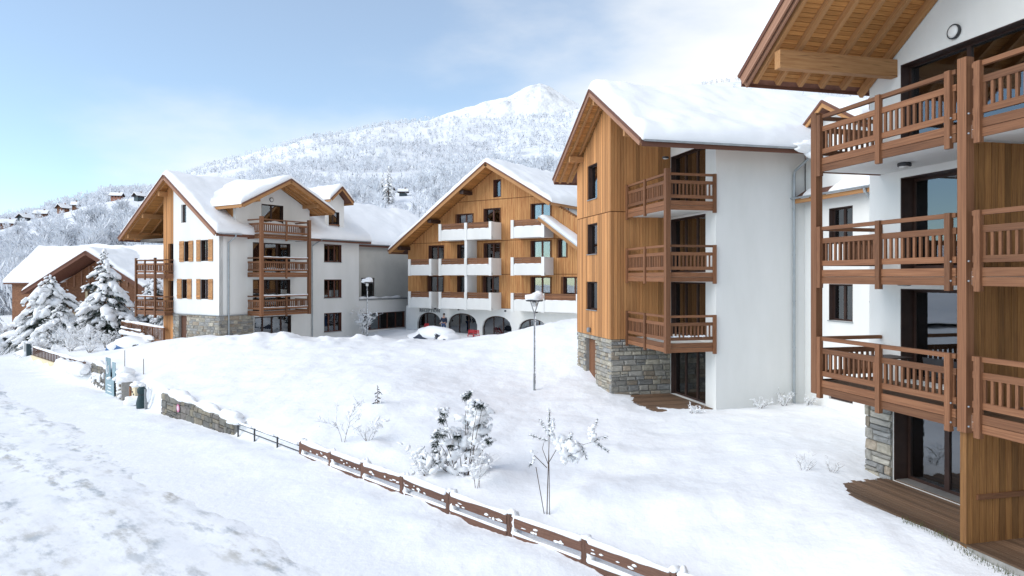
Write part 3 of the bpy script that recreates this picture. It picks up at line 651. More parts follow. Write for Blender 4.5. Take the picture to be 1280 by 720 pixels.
# terrace of planks at the foot of the building
b = MB(); b.box(-.02, 1.88, -6.5, 4.15, 1.05, 1.36); tr = b.build('terrace', M['mortar'], bA)
for i in range(14):
    x = .03+.134*i; y1 = 4.05-.25*(i % 3)*.3 - (.9 if i == 0 else .35 if i == 1 else 0)
    beam('deck_board', 'deck', tr, (x, -6.4, 1.385), (x, y1, 1.385), .122, .035)
gr = random.Random(4); b = MB()
for k in range(420):
    x, y = gr.gauss(-.14, .07), gr.choice((-1.6, -.9, -.2, .5, 1.1))+gr.gauss(0, .22); h = gr.uniform(.05, .16); a = gr.uniform(0, 6.28)
    X = 8.84+x*math.cos(TA)-y*math.sin(TA); Y = 13.3+x*math.sin(TA)+y*math.cos(TA); z = gz(X, Y)-.02
    b.face([(X, Y, z), (X+.012*math.cos(a), Y+.012*math.sin(a), z), (X+.05*math.cos(a+1), Y+.05*math.sin(a+1), z+h)])
o = b.build('grass', plain('winter_grass', (.09, .10, .035), .8), None, recalc=False); tag(o, 'tufts of winter grass along the terrace edge in the snow', 'grass', None, 'stuff')
# furniture on the first floor balcony
def chair(loc, rz, label):
    t = thing('balcony_chair', label, 'chair', loc, rz, 'dark chairs on the lowest balcony')
    b = MB(); b.prism([(-.22, -.22, .44), (.22, -.22, .44), (.24, .24, .46), (-.24, .24, .46)], (0, 0, -.03)); b.build('seat', M['darkmetal'], t)
    b = MB(); 
    n = 7; pts = [(.25*math.sin((i/(n-1)-.5)*2.2), .20+.07*math.cos((i/(n-1)-.5)*2.2)) for i in range(n)]
    for i in range(n-1):
        (x0, y0), (x1, y1) = pts[i], pts[i+1]
        b.prism([(x0, y0, .47), (x1, y1, .47), (x1*1.05, y1+.08, .86), (x0*1.05, y0+.08, .86)], (0, .015, .004))
    b.build('backrest', M['darkmetal'], t)
    for x in (-.2, .2):
        for y in (-.2, .2): b = MB(); b.tube([(x*1.1, y*1.15, .0), (x, y, .44)], .013, 6); b.build('leg', M['darkmetal'], t)
for T_ in (0,):
    W4 = lambda x, y: (8.84+x*math.cos(TA)-y*math.sin(TA), 13.3+x*math.sin(TA)+y*math.cos(TA))
    chair((*W4(1.05, 1.55), 3.957), TA+R(100), 'dark balcony chair nearest the middle rail post, in front of the glass doors')
    chair((*W4(1.0, .75), 3.957), TA+R(70), 'dark balcony chair closest to the thick corner post')
    t = thing('balcony_table', 'small dark slatted table on the lowest balcony near its far corner', 'table', (*W4(.95, 2.95), 3.957), TA)
    for i in range(6): beam('slat', 'frame', t, (-.34, -.3+.12*i, .72), (.34, -.3+.12*i, .72), .105, .025)
    for x in (-.3, .3):
        for y in (-.26, .26): b = MB(); b.tube([(x, y, 0), (x, y, .71)], .016, 6); b.build('leg', M['darkmetal'], t)

# ------------------------------------------------------------------ B: the timber gabled block in the middle right
bB = thing('apartment_building', 'tall white and timber apartment block with narrow board-clad gable above grey stone base', 'apartment building', (4.42, 30.42, 0), TA)
XI, YC, XE = 2.88, -3.94, 6.96
slB = (14.93-11.70)/5.42; ruB = lambda y: 14.70-abs(y-.26)*slB
WG = Wall((0, 0, 0), (0, 1, 0), (-1, 0, 0)); WR = Wall((0, 0, 0), (1, 0, 0), (0, -1, 0)); WD = Wall((XI, 0, 0), (0, 1, 0), (-1, 0, 0)); WF = Wall((0, YC, 0), (1, 0, 0), (0, -1, 0)); WL = Wall((XE, 0, 0), (0, 1, 0), (-1, 0, 0))
hG = [(1.68, 2.92, 10.32, 11.97), (1.68, 2.98, 7.69, 9.14), (1.68, 3.05, 5.02, 6.36)]; dG = (1.92, 3.30, 1.1, 3.66)
clG = [(slB, 1, 14.70+.26*slB), (-slB, 1, 14.70-.26*slB)]
b = MB(); wall_panel(b, WG, .001, 4.5, 3.82, 15, hG, clG, t=.3); b.build('gable_wall', M['cladback'], bB)
b = MB(); wall_panel(b, WR, 0.301, XI, 3.82, 14.1, (), [], t=.25); b.build('recess_wall', M['cladback'], bB)
b = MB(); b.box(0, .3, 0, .002, 3.82, 3.83); wall_panel(b, Wall((0, 4.5, 0), (1, 0, 0), (0, 1, 0)), .3, 9, 1, 12, (), t=.3); b.build('rear_wall', M['white'], bB)
clad(bB, WG, -.03, 4.53, [(3.80, 9.5), (9.53, 15)], hG, lambda y: ruB(y)-.02, 'larch', .152, .028)
clad(bB, WR, -.028, XI, [(3.80, 9.5), (9.53, 15)], [], lambda x: 14.2, 'larch', .152, .028)
for h in hG: window(bB, WG, *h, recess=.16, n=1, curtain=0, jamb=True, base=.02, sill=True)
# stone base
b = MB(); wall_panel(b, WG, .0, 4.5, .6, 3.80, [dG], (), t=.3, d=-.03); wall_panel(b, WR, 0, XI, .6, 3.80, (), (), t=.25, d=-.03)
sb = b.build('stone_base', M['mortar'], bB)
stones(sb, WG, -.02, 4.5, 1.0, 3.79, [dG], sw=(.22, .48), sh=(.12, .27), dep=.13, d=-.03, seed=11)
stones(sb, WR, -.02, XI, 1.0, 3.79, (), sw=(.22, .56), sh=(.12, .28), dep=.13, d=-.03, seed=12)
b = MB(); b.add([WG.P(a, z, e) for a in (dG[0], dG[1]) for z in (1.1, 3.66) for e in (-.25, -.2)], [(0, 1, 3, 2), (4, 6, 7, 5), (0, 4, 5, 1), (2, 3, 7, 6), (0, 2, 6, 4), (1, 5, 7, 3)])
dr = b.build('door', M['door'], bB)
for i in range(7): piece('door_plank', 'rail', dr, WG.P(dG[0]+.1+.195*i, 2.4, -.19), (2.5, .02, .185), Matrix((Vector((0, 0, 1)), WG.n, Vector((0, 0, 1)).cross(WG.n))).transposed().to_quaternion())
b = MB(); b.lathe([(.02, .12), (.09, .10), (.11, .0), (.09, -.10), (.02, -.12)], WG.P(2.55, 4.05, .12), 12); b.build('wall_lamp', M['greymetal'], bB, smooth=True)
# white walls
hD = [(-3.13, -.04, 9.62, 12.05), (-3.13, -.04, 6.79, 9.2), (-3.13, -.04, 4.0, 6.37), (-3.13, -.04, 1.3, 3.55)]
hL = [(-6.69, -5.39, 8.0, 9.28), (-6.69, -5.39, 4.9, 6.32), (-6.69, -5.39, 1.82, 2.02)]
b = MB(); wall_panel(b, WD, YC, -.0, .6, 15, hD, clG, t=.3); wall_panel(b, WF, XI+.3, XE, .6, 11.7, (), (), t=.3)
wall_panel(b, WL, -10.5, YC, .6, 9.86, hL, (), t=.3)
wall_panel(b, WL, -7.6, -4.0, 9.86, 13.2, (), [(.62, 1, 13.15-.62*5.62), (-.62, 1, 13.15+.62*5.62)], t=.3, d=.0)
b.build('wall', M['white'], bB)
for i, h in enumerate(hD): window(bB, WD, *h, recess=.2, n=3, curtain=.45, jamb=True, fw=.08)
for h in hL[:2]: window(bB, WL, *h, recess=.2, n=2, curtain=.5, jamb=True, sill=True)
b = MB(); wl = WL; b.add([wl.P(a, z, e) for a in hL[2][:2] for z in hL[2][2:] for e in (-.2, -.1)], [(0, 1, 3, 2), (4, 6, 7, 5), (0, 4, 5, 1), (2, 3, 7, 6), (0, 2, 6, 4), (1, 5, 7, 3)]); b.build('vent', M['frame'], bB)
fl = MB()
for z in FLO: fl.box(XI+.3, 9, -3.6, 4.4, z-.25, z-.03); fl.box(XE+.3, 12, -10, -3.7, z-.25, z-.03)
fl.box(.32, 9, -3.6, 4.4, 1.0, 1.28); fl.box(8.9, 9.1, -3.9, 4.4, 1, 12); fl.build('floor_slab', M['interior'], bB)
rB = gable_roof(bB, 'x', -.9, 15, .26, 14.93, -5.16, 11.70, 5.68, 11.70, t=.18, snow=.58, soffit=(.95, .125, (0, 1)), raft=(.42, .09, .14), barge='barge', seed=2)
for y in (.26, 3.6, -3.2): beam('purlin', 'beam', rB, (-.75, y, ruB(y)-.30), (.0, y, ruB(y)-.30), .18, .26)
b = MB()
for i in range(9): pass
for i in range(9):                                # soffit under the near eave
    y = -5.05+.125*i; beam('soffit_board', 'soffit', rB, (0, y, ruB(y)-.03), (7.2, y, ruB(y)-.03), .115, .02, (0, -.5, .86))
b = MB(); gutter(b, (-.85, -5.28, 11.66), (6.5, -5.28, 11.64)); b.build('gutter', M['zinc'], bB)
downpipe(bB, [(6.42, -5.26, 11.58), (6.42, -5.2, 11.45), (6.40, -4.1, 10.95), (6.40, -4.02, 10.75), (6.40, -4.02, 1.2)], .055)
b = MB(); b.blob((6.1, -5.38, 11.66), (.75, .28, .2), 4, sub=3, amp=.5); b.blob((6.5, -5.36, 11.5), (.5, .24, .26), 9, sub=3, amp=.5); o = b.build('eave_snow', M['clump_snow'], rB, smooth=True); o['kind'] = 'stuff'
disc_lamp(bB, (1.7, -1.9, 11.70), (0, 0, -1), .14, 'ceiling_lamp')
b = MB(); b.box(XI-.35, XI-.02, -3.9, -.1, 12.05, 12.2); b.v = []; b.f = []; b.m = []
# link wing: low eave, dormer gable, snow
b = MB(); b.prism([(XE-.5, YC+.4, 9.85), (XE-.5, -10.5, 9.85), (XE+4, -10.5, 12.6), (XE+4, YC+.4, 12.6)], (0, 0, -.16)); lr = b.build('low_roof', M['dark_barge'], bB)
beam('fascia_board', 'beam', lr, (XE-.53, YC+.35, 9.72), (XE-.53, -10.5, 9.72), .05, .24)
b = MB(); gutter(b, (XE-.63, YC+.3, 9.84), (XE-.63, -10.4, 9.82)); b.build('gutter', M['zinc'], lr)
for (y0, y1, k) in ((-4.5, -5.0, 3), (-6.0, -8.3, 5)):
    nx_, ny_ = 22, 34; U, V_ = np.meshgrid(np.linspace(0, 1, nx_), np.linspace(0, 1, ny_))
    e = np.minimum(np.minimum(U, 1-U)*6, np.minimum(V_, 1-V_)*6); pr = np.sqrt(np.clip(1-(1-np.clip(e, 0, 1))**2, 0, 1))
    xs = XE-.62+U*2.2; ys = y0+(y1-y0)*V_; zs = 9.80+(xs-XE+.5)*.61+.02+pr*(.24+.20*fbm(xs*1.5+k, ys*1.5, 3))
    i = np.arange(nx_*ny_).reshape(ny_, nx_); F = np.stack([i[:-1, :-1].ravel(), i[:-1, 1:].ravel(), i[1:, 1:].ravel(), i[1:, :-1].ravel()], 1)
    o = np_mesh('roof_snow', np.stack([xs.ravel(), ys.ravel(), zs.ravel()], 1), F, M['roof_snow'], par=lr, smooth=True); o['kind'] = 'stuff'
gable_roof(bB, 'x', XE-.45, XE+4, -5.62, 13.42, -7.5, 12.30, -4.1, 12.42, t=.14, snow=.3, barge='beam', seed=4, bsize=(.05, .22))
gable_roof(bB, 'x', XE-.15, XE+4, -9.0, 13.9, -10.6, 12.8, -7.7, 12.9, t=.14, snow=.3, barge='beam', seed=6, bsize=(.05, .22))
downpipe(bB, [(XE-.63, -8.0, 9.76), (XE-.6, -8.0, 9.62), (XE-.08, -7.75, 9.35), (XE-.08, -7.7, 9.2), (XE-.08, -7.7, 1.3)], .055)
# balconies in the re-entrant corner
PX = .77
for T in TOPS:
    b = MB(); b.box(PX+.03, XI-.02, YC+.03, -.04, T-1.42, T-1.17); bal = b.build('balcony', M['white'], bB)
    railing(bal, (PX, -.04), (PX, YC+.1), T, stubs=(.07, 1.95), sp=.16, out=(-1, 0), fascia=.38)
    railing(bal, (PX+.1, YC), (XI-.04, YC), T, stubs=(1.92,), sp=.16, out=(0, -1), fascia=.38)
    if T < 5.5: 
        sb_ = MB(); sb_.tube([(PX+.1+i*.2, YC+.02, T-.85) for i in range(10)], [.045+.02*math.sin(i*2) for i in range(10)], 6); o = sb_.build('rail_snow', M['clump_snow'], bal, smooth=True); o['kind'] = 'stuff'
beam('balcony_post', 'rail', bB, (PX-.02, YC-.02, 3.60), (PX-.02, YC-.02, 10.85), .2, .2, (0, 1, 0))
b = MB(); b.box(.35, XI-.03, YC+.05, -.06, .9, 1.27); tb = b.build('terrace', M['mortar'], bB)
for i in range(24): beam('deck_board', 'deck', tb, (.36+.05*(i % 2), -.13-.155*i, 1.29), (XI-.05, -.13-.155*i, 1.29), .143, .035)

# ------------------------------------------------------------------ D: the white gabled block on the left
TD_ = R(-34)
bD = thing('apartment_building', 'white gabled apartment block on the left with wooden shutters, balcony stack and rubble stone base', 'apartment building', (-20.6, 48, 0), TD_)
RX, RZ_, EX, EZ = -5.85, 14.15, .74, 9.69; slD = (RZ_-EZ)/(EX-RX)
ruD = lambda x: RZ_-.22-abs(x-RX)*slD
WGD = Wall((0, 0, 0), (1, 0, 0), (0, -1, 0)); WFD = Wall((0, 0, 0), (0, 1, 0), (1, 0, 0))
hGD = [(-4.78, -4.12, 10.61, 11.95), (-4.35, -3.75, 7.73, 9.22), (-2.22, -1.28, 7.73, 9.25), (-4.65, -3.95, 5.0, 6.42), (-2.22, -1.28, 5.0, 6.42), (-5.05, -4.0, 1.4, 3.74)]
clD = [(slD, 1, RZ_-.2+RX*slD), (-slD, 1, RZ_-.2-RX*slD)]
hFD = [(2.71, 6.05, 6.85, 9.15), (2.71, 6.05, 4.05, 6.4), (2.84, 6.13, 1.4, 3.62), (3.45, 5.4, 9.75, 12.05), (9.37, 11.24, 7.81, 9.28), (9.37, 11.24, 4.85, 6.38), (9.37, 11.24, 2.05, 3.62), (9.85, 11.0, 9.88, 11.99)]
b = MB(); wall_panel(b, WGD, -5.82, 0, 3.86, 14.2, hGD, clD, t=.3)
wall_panel(b, WFD, .001, 13.2, 3.86, 9.9, hFD, (), t=.3); wall_panel(b, WFD, 2.78, 13.2, .8, 3.86, hFD, (), t=.3)
wall_panel(b, WFD, 1.3, 7.9, 9.9, 13.9, hFD, [(.52, 1, 13.62+.52*4.57), (-.52, 1, 13.62-.52*4.57)], t=.3)
wall_panel(b, WFD, 9.7, 11.5, 9.9, 13.9, hFD, [(.9, 1, 13.8+.9*10.6), (-.9, 1, 13.8-.9*10.6)], t=.3)
wall_panel(b, Wall((0, 13.2, 0), (1, 0, 0), (0, 1, 0)), -11, -.301, .8, 10, (), clD, t=.3)
b.build('wall', M['white'], bD)
# timber clad strip left of the white gable and the recessed rear wall behind it
hTW = [(-6.55, -5.9, 6.85, 9.1), (-6.55, -5.9, 4.05, 6.3)]
WT = Wall((0, .12, 0), (1, 0, 0), (0, -1, 0))
b = MB(); wall_panel(b, WT, -7.36, -5.83, 1.0, 14, hTW, clD, t=.3)
wall_panel(b, Wall((-7.36, 0, 0), (0, 1, 0), (-1, 0, 0)), .13, 4, 1.0, 13, (), (), t=.25); wall_panel(b, Wall((0, 4, 0), (1, 0, 0), (0, -1, 0)), -12, -7.36, 1, 12.8, (), clD, t=.3)
wall_panel(b, Wall((-12, 0, 0), (0, 1, 0), (-1, 0, 0)), 4, 13, 1, 9.6, (), (), t=.3)
b.build('timber_wall', M['cladback'], bD)
clad(bD, WT, -7.38, -5.84, [(1.0, 6.55), (6.57, 14)], hTW, lambda x: ruD(x), 'larch', .17, .03)
for h in hTW: window(bD, WT, *h, recess=.12, n=1, curtain=0, inner=False)
# openings of the gable
window(bD, WGD, *hGD[0], recess=.14, n=1, curtain=0, inner=False)
def shutter(par, W, s0, s1, z0, z1):
    b = MB(); b.add([W.P(a, z, e) for a in (s0, s1) for z in (z0, z1) for e in (.02, .055)], [(0, 1, 3, 2), (4, 6, 7, 5), (0, 4, 5, 1), (2, 3, 7, 6), (0, 2, 6, 4), (1, 5, 7, 3)])
    o = b.build('shutter', M['beam'], par); r_ = Matrix((W.ex, -W.n, Vector((0, 0, 1)))).transposed().to_quaternion()
    for zz in (z0+.22, z1-.22): piece('batten', 'larch', o, W.P((s0+s1)/2, zz, .07), (s1-s0-.04, .03, .1), W.rot())
for i in (1, 2, 3, 4):
    h = hGD[i]; wo = window(bD, WGD, *h, recess=.12, n=1 if i in (1, 3) else 2, curtain=.3, jamb=True)
    k = .62
    if i == 2 or i == 4: shutter(wo, WGD, h[0]-.53, h[0]-.02, h[2]-.02, h[3]+.02); shutter(wo, WGD, h[1]+.02, h[1]+.55, h[2]-.02, h[3]+.02)
    else: shutter(wo, WGD, h[0]-.62, h[0]-.02, h[2]-.02, h[3]+.02); shutter(wo, WGD, h[1]+.02, h[1]+.56, h[2]-.02, h[3]+.02)
h = hGD[5]; b = MB(); b.box(h[0], h[1], .17, .22, h[2], h[3]); b.build('door', M['door'], bD)
# stone base
b = MB(); wall_panel(b, WGD, -5.82, 0, .8, 3.84, [hGD[5]], (), t=.3, d=.02); wall_panel(b, WFD, .001, 2.76, .8, 3.84, (), (), t=.3, d=.02)
sb = b.build('stone_base', M['mortar'], bD)
stones(sb, WGD, -5.82, .06, 1.9, 3.82, [hGD[5]], sw=(.28, .6), sh=(.18, .34), dep=.12, d=.0, seed=21); stones(sb, WFD, -.06, 2.76, 1.9, 3.82, (), sw=(.28, .6), sh=(.18, .34), dep=.12, d=.0, seed=22)
b = MB(); b.box(-5.85, .09, -.09, -.0, 3.84, 3.885); b.box(.0, .09, .0, 2.8, 3.84, 3.885); b.build('ledge', M['zinc'], bD)
# front openings
for i, n in ((0, 3), (1, 3), (2, 4), (3, 2), (4, 3), (5, 3), (6, 3)): window(bD, WFD, *hFD[i], recess=.18, n=n, curtain=.6 if i < 4 else .35, jamb=True, m='redframe' if i > 3 else 'frame', fw=.08, sill=i > 3)
window(bD, WFD, *hFD[7], recess=.15, n=2, curtain=.3, jamb=True)
fl = MB()
for z in FLO: fl.box(-11.5, -.32, .5, 12.8, z-.25, z-.03)
fl.box(-11.5, -.32, .5, 12.8, 1.1, 1.38); fl.build('floor_slab', M['interior'], bD)
disc_lamp(bD, (0, 4.3, 12.42), (1, 0, 0), .17)
# main roof
rD = gable_roof(bD, 'y', -.72, 13.9, RX, RZ_, RX-(EX-RX), EZ, EX, EZ, t=.18, snow=.5, soffit=(4.6, .14, (0, 1)), raft=(.9, .09, .13), barge='barge', seed=7, bsize=(.06, .30))
for x in (-6.9, -9.2, -11.4): 
    for y0, y1 in ((-.55, 4.0),): beam('purlin', 'beam', rD, (x, y0, ruD(x)-.35), (x, y1, ruD(x)-.35), .22, .34)
for x in (-4.6, -2.5, -.5): beam('purlin_end', 'barge', rD, (x, -.5, ruD(x)-.2), (x, 0, ruD(x)-.2), .22, .24)
# cross gable above the balcony stack
cD = gable_roof(bD, 'x', -5.2, 1.95, 4.57, 13.85, .50, 11.70, 8.72, 11.80, t=.16, snow=.42, soffit=None, barge='beam', barge_end=(False, True), seed=9, bsize=(.06, .30), eave_board='beam')
for y0, y1, z0, z1 in ((4.57, .5, 13.85, 11.70), (4.57, 8.72, 13.85, 11.80)):
    sl = Vector((0, y1-y0, z1-z0)); ln = sl.length; sl.normalize()
    for k in range(int(ln/.14)):
        p = Vector((0, y0, z0-.205))+sl*(.14*(k+.5)); beam('soffit_board', 'soffit', cD, p+Vector((-.6, 0, 0)), p+Vector((1.9, 0, 0)), .128, .02, (0, -sl.z, abs(sl.y)))
    for k in range(3):
        p = Vector((.35+.55*k, y0, z0-.29)); beam('rafter', 'beam', cD, p+sl*.2, p+sl*(ln-.1), .09, .13, (0, -sl.z, abs(sl.y)))
for y in (2.0, 7.3): beam('purlin', 'beam', cD, (-.3, y, 12.12), (1.75, y, 12.12), .2, .28)
b = MB(); b.prism([(-.31, 1.28, 9.9), (-.31, 1.28, 12.0), (-3.4, 1.28, 12.0)], (0, .1, 0)); b.build('dormer_cheek', M['cladv'], bD); b = MB(); b.prism([(-.31, 7.82, 9.9), (-.31, 7.82, 12.0), (-3.4, 7.82, 12.0)], (0, .1, 0)); b.build('dormer_cheek', M['cladv'], bD)
sD = gable_roof(bD, 'x', -5.0, .75, 10.62, 14.02, 9.45, 12.98, 11.86, 12.9, t=.12, snow=.42, barge='beam', barge_end=(False, True), seed=12, bsize=(.05, .22), eave_board='beam')
railing(bD, (.06, 9.9), (.06, 10.95), 10.95, joined=True, out=(1, 0), fascia=.1, m='rail')
b = MB(); gutter(b, (EX+.12, 1.2, EZ-.06), (EX+.12, -.6, EZ-.06)); b.build('gutter', M['zinc'], rD); b = MB(); gutter(b, (EX+.12, 13.6, EZ-.06), (EX+.12, 8.3, EZ-.06)); b.build('gutter', M['zinc'], rD)
downpipe(bD, [(EX+.12, .75, EZ-.1), (EX+.1, .75, EZ-.25), (.1, .69, 9.05), (.1, .69, 8.8), (.1, .69, 1.5)], .055)
downpipe(bD, [(EX+.12, 8.5, EZ-.1), (.1, 8.1, 9.1), (.1, 8.1, 8.8), (.1, 8.1, 1.8)], .05)
# balconies: the stack on the front and the pair on the outer gable corner
for i, T in enumerate((10.80, 8.02, 5.22)):
    b = MB(); b.box(.02, 1.56, 2.34, 6.46, T-1.42, T-1.2); bal = b.build('balcony', M['white'], bD)
    sn = (.0, .05, .065)[i]
    railing(bal, (1.6, 2.3), (1.6, 6.5), T, joined=True, sp=.17, stubs=(2.1,), out=(1, 0), snow=sn); railing(bal, (.02, 2.3), (1.55, 2.3), T, joined=True, sp=.17, out=(0, -1), snow=0)
    railing(bal, (.02, 6.5), (1.55, 6.5), T, joined=True, sp=.17, out=(0, 1))
beam('balcony_post', 'rail', bD, (1.62, 2.28, 3.75), (1.62, 2.28, 10.95), .22, .22, (0, 1, 0)); beam('balcony_post', 'rail', bD, (1.62, 6.52, 3.75), (1.62, 6.52, 10.95), .22, .22, (0, 1, 0))
for T in (7.92, 5.15):
    b = MB(); b.box(-9.9, -5.85, -.62, .08, T-1.42, T-1.25); b.box(-9.9, -7.4, .08, 3.9, T-1.42, T-1.25); bal = b.build('balcony', M['rail'], bD)
    railing(bal, (-9.9, -.62), (-7.3, -.62), T, m='rail', joined=True, sp=.17, out=(0, -1), stubs=(1.3,), snow=.05); railing(bal, (-7.1, -.62), (-5.85, -.62), T, m='rail', joined=True, sp=.17, out=(0, -1)); railing(bal, (-9.9, -.6), (-9.9, 3.8), T, m='rail', joined=True, sp=.17, out=(-1, 0)); railing(bal, (-5.85, -.6), (-5.85, .0), T, m='rail', joined=True, sp=.17, out=(1, 0))
for x in (-9.95, -7.2): beam('balcony_post', 'rail', bD, (x, -.64, 3.5), (x, -.64, 8.05), .16, .16, (0, 1, 0))

# ------------------------------------------------------------------ link block between the white gabled block and the reception block
bK = thing('link_building', 'low link block in grey render under snowy roof between the gabled blocks', 'building', (-20.6, 48, 0), TD_)
b = MB(); hk = [(13.6, 19.0, 1.9, 3.40)]; wall_panel(b, Wall((-.05, 0, 0), (0, 1, 0), (1, 0, 0)), 13.21, 20.5, .8, 4.55, hk, (), t=.3)
b.build('lower_wall', M['white'], bK)
b = MB(); hk2 = [(14.9, 16.6, 4.66, 6.5)]; wall_panel(b, Wall((-1.5, 0, 0), (0, 1, 0), (1, 0, 0)), 13.21, 27, 4.56, 9.5, hk2, (), t=.3); b.build('upper_wall', M['taupe'], bK)
b = MB(); b.box(-1.5, .05, 13.22, 20.4, 4.55, 4.66); b.build('ledge', M['zinc'], bK)
window(bK, Wall((-.05, 0, 0), (0, 1, 0), (1, 0, 0)), *hk[0], recess=.15, n=5, curtain=.5, jamb=True, m='redframe'); window(bK, Wall((-1.5, 0, 0), (0, 1, 0), (1, 0, 0)), *hk2[0], recess=.15, n=1, curtain=0)
sn = MB(); pts = [(-.25, 13.4+.3*i, 4.72) for i in range(18)]; sn.tube(pts, [.10+.05*math.sin(i*1.3)+.04*math.sin(i*.5) for i in range(18)], 7); o = sn.build('ledge_snow', M['clump_snow'], bK, smooth=True); o['kind'] = 'stuff'
gable_roof(bK, 'y', 13.25, 27, -7.2, 13.5, -13, 9.6, -1.0, 9.55, t=.18, snow=.5, barge_end=(True, False), seed=14)
b = MB(); gutter(b, (-.86, 20.3, 9.5), (-.86, 13.3, 9.5)); b.build('gutter', M['zinc'], bK)

# ------------------------------------------------------------------ C: the reception block
bC = thing('hotel_building', 'wide timber clad reception block with white balconies and arched ground floor windows', 'hotel', (-2.1, 55, 0), TD_)
YW = 1.4; WC = Wall((0, YW, 0), (1, 0, 0), (0, -1, 0)); ZR, XL, ZL, XR, ZRr = 15.82, -10.75, 8.92, 6.04, 12.29
sL, sR = (ZR-ZL)/(0-XL), (ZR-ZRr)/XR
ruC = lambda x: ZR-.24-(x*sR if x > 0 else -x*sL)
hC = [(-.24, .48, 13.15, 14.59), (-4.12, -2.40, 9.75, 11.95), (-1.22, .40, 9.75, 12.26), (3.43, 5.20, 9.75, 12.39),
      (-7.27, -5.55, 6.9, 9.35), (-4.05, -2.2, 6.9, 9.35), (-1.22, .40, 6.9, 9.40), (3.43, 5.20, 6.9, 9.46), (5.92, 6.63, 8.08, 9.51),
      (-7.36, -5.6, 4.1, 6.67), (-4.05, -2.2, 4.1, 6.67), (-1.31, .32, 4.1, 6.67), (3.43, 5.20, 4.1, 6.60), (6.35, 8.2, 4.1, 6.60)]
arches = [(-8.58, -5.80, 3.46), (-5.09, -1.89, 3.50), (-1.39, 1.59, 3.38), (2.21, 4.99, 3.25), (5.5, 8.4, 3.05)]
b = MB(); wall_panel(b, WC, -9.7, 12, 4.0, 15.8, hC, [(sR, 1, ZR-.2), (-sL, 1, ZR-.2)], t=.3); b.build('timber_wall', M['cladback'], bC)
st = MB(); clad(None, WC, -9.7, 12, [(4.02, 6.78), (6.82, 9.55), (9.59, 12.95), (12.99, 15.6)], hC, lambda x: ruC(x)-.02, bw=.2, stuff=st, t=.03, d=.003)
o = st.build('cladding', M['cladv'], bC); o['kind'] = 'stuff'
for i, h in enumerate(hC): window(bC, WC, *h, recess=.28, n=2 if h[1]-h[0] > 1 else 1, curtain=.35, m='redframe', jamb=True, fw=.09, inner=i > 0, base=.03)
ha = [(a0, a1, 1.0, zt) for a0, a1, zt in arches]
b = MB(); wall_panel(b, WC, -9.9, 12, .6, 4.0, ha, (), t=.3, d=.06)
def arc(a0, a1, zt, s_): m_ = (a0+a1)/2; q = (s_-m_)/((a1-a0)/2); return zt-.95+.95*math.sqrt(max(0, 1-abs(q)**2.2))
for a0, a1, zt in arches:
    n = 16
    for i in range(n):
        sA, sB = a0+(a1-a0)*i/n, a0+(a1-a0)*(i+1)/n; zA, zB = arc(a0, a1, zt, sA), arc(a0, a1, zt, sB)
        b.face([WC.P(sA, zA, .06), WC.P(sB, zB, .06), WC.P(sB, zt, .06), WC.P(sA, zt, .06)]); b.face([WC.P(sA, zA, .06), WC.P(sB, zB, .06), WC.P(sB, zB, -.24), WC.P(sA, zA, -.24)])
b.build('arcade_wall', M['white'], bC)
for a0, a1, zt in arches:
    f = MB(); n = 16; fw = .1
    for i in range(n):
        sA, sB = a0+(a1-a0)*i/n, a0+(a1-a0)*(i+1)/n; zA, zB = arc(a0, a1, zt, sA), arc(a0, a1, zt, sB)
        f.face([WC.P(sA, zA+.02, -.12), WC.P(sB, zB+.02, -.12), WC.P(sB, zB-fw, -.12), WC.P(sA, zA-fw, -.12)]); f.face([WC.P(sA, zA-fw, -.12), WC.P(sB, zB-fw, -.12), WC.P(sB, zB-fw, -.2), WC.P(sA, zA-fw, -.2)])
    for s_ in (a0+.04, a0+(a1-a0)*.36, a0+(a1-a0)*.68, a1-.04): f.add([WC.P(q, z, e) for q in (s_-.04, s_+.04) for z in (1.0, arc(a0, a1, zt, s_)-.01) for e in (-.21, -.12)], [(0, 1, 3, 2), (4, 6, 7, 5), (0, 4, 5, 1), (2, 3, 7, 6), (0, 2, 6, 4), (1, 5, 7, 3)])
    wo = f.build('arched_window', M['frame'], bC)
    g = MB(); g.add([WC.P(q, 1.0, e) for e in (-.16, -.17) for q in ()], [])
    poly = [WC.P(a0, 1.0, -.165)]+[WC.P(a0+(a1-a0)*i/n, arc(a0, a1, zt, a0+(a1-a0)*i/n), -.165) for i in range(n+1)]+[WC.P(a1, 1.0, -.165)]
    g.prism(poly, (0, .012, 0)); g.build('pane', M['glass'], wo)
    piece('interior_wall', 'interior', wo, WC.P((a0+a1)/2, 2.4, -2.2), (a1-a0+.9, .06, 3.0), WC.rot())
    r_ = random.Random(int(a0*10)); cb = MB(); c0 = a0+.15; c1 = a0+.15+(a1-a0)*r_.uniform(.15, .35)
    for i in range(12):
        x0, x1 = c0+(c1-c0)*i/12, c0+(c1-c0)*(i+1)/12; cb.face([WC.P(x0, 1.1, -.35+.03*math.sin(i*2)), WC.P(x1, 1.1, -.35+.03*math.sin(i*2+2)), WC.P(x1, arc(a0, a1, zt, x1)-.05, -.35+.03*math.sin(i*2+2)), WC.P(x0, arc(a0, a1, zt, x0)-.05, -.35+.03*math.sin(i*2))])
    cb.build('curtain', M['curtain'], wo)
fl = MB()
for z in (9.7, 6.85, 4.05): fl.box(-9.5, 11.8, 1.75, 12, z-.25, z-.03)
fl.box(-9.5, 11.8, 1.75, 12, 1.0, 1.25); fl.box(-9.9, -9.6, 1.71, 12, .6, 9.4); fl.box(11.7, 12, 1.71, 12, .6, 9); fl.build('floor_slab', M['interior'], bC)
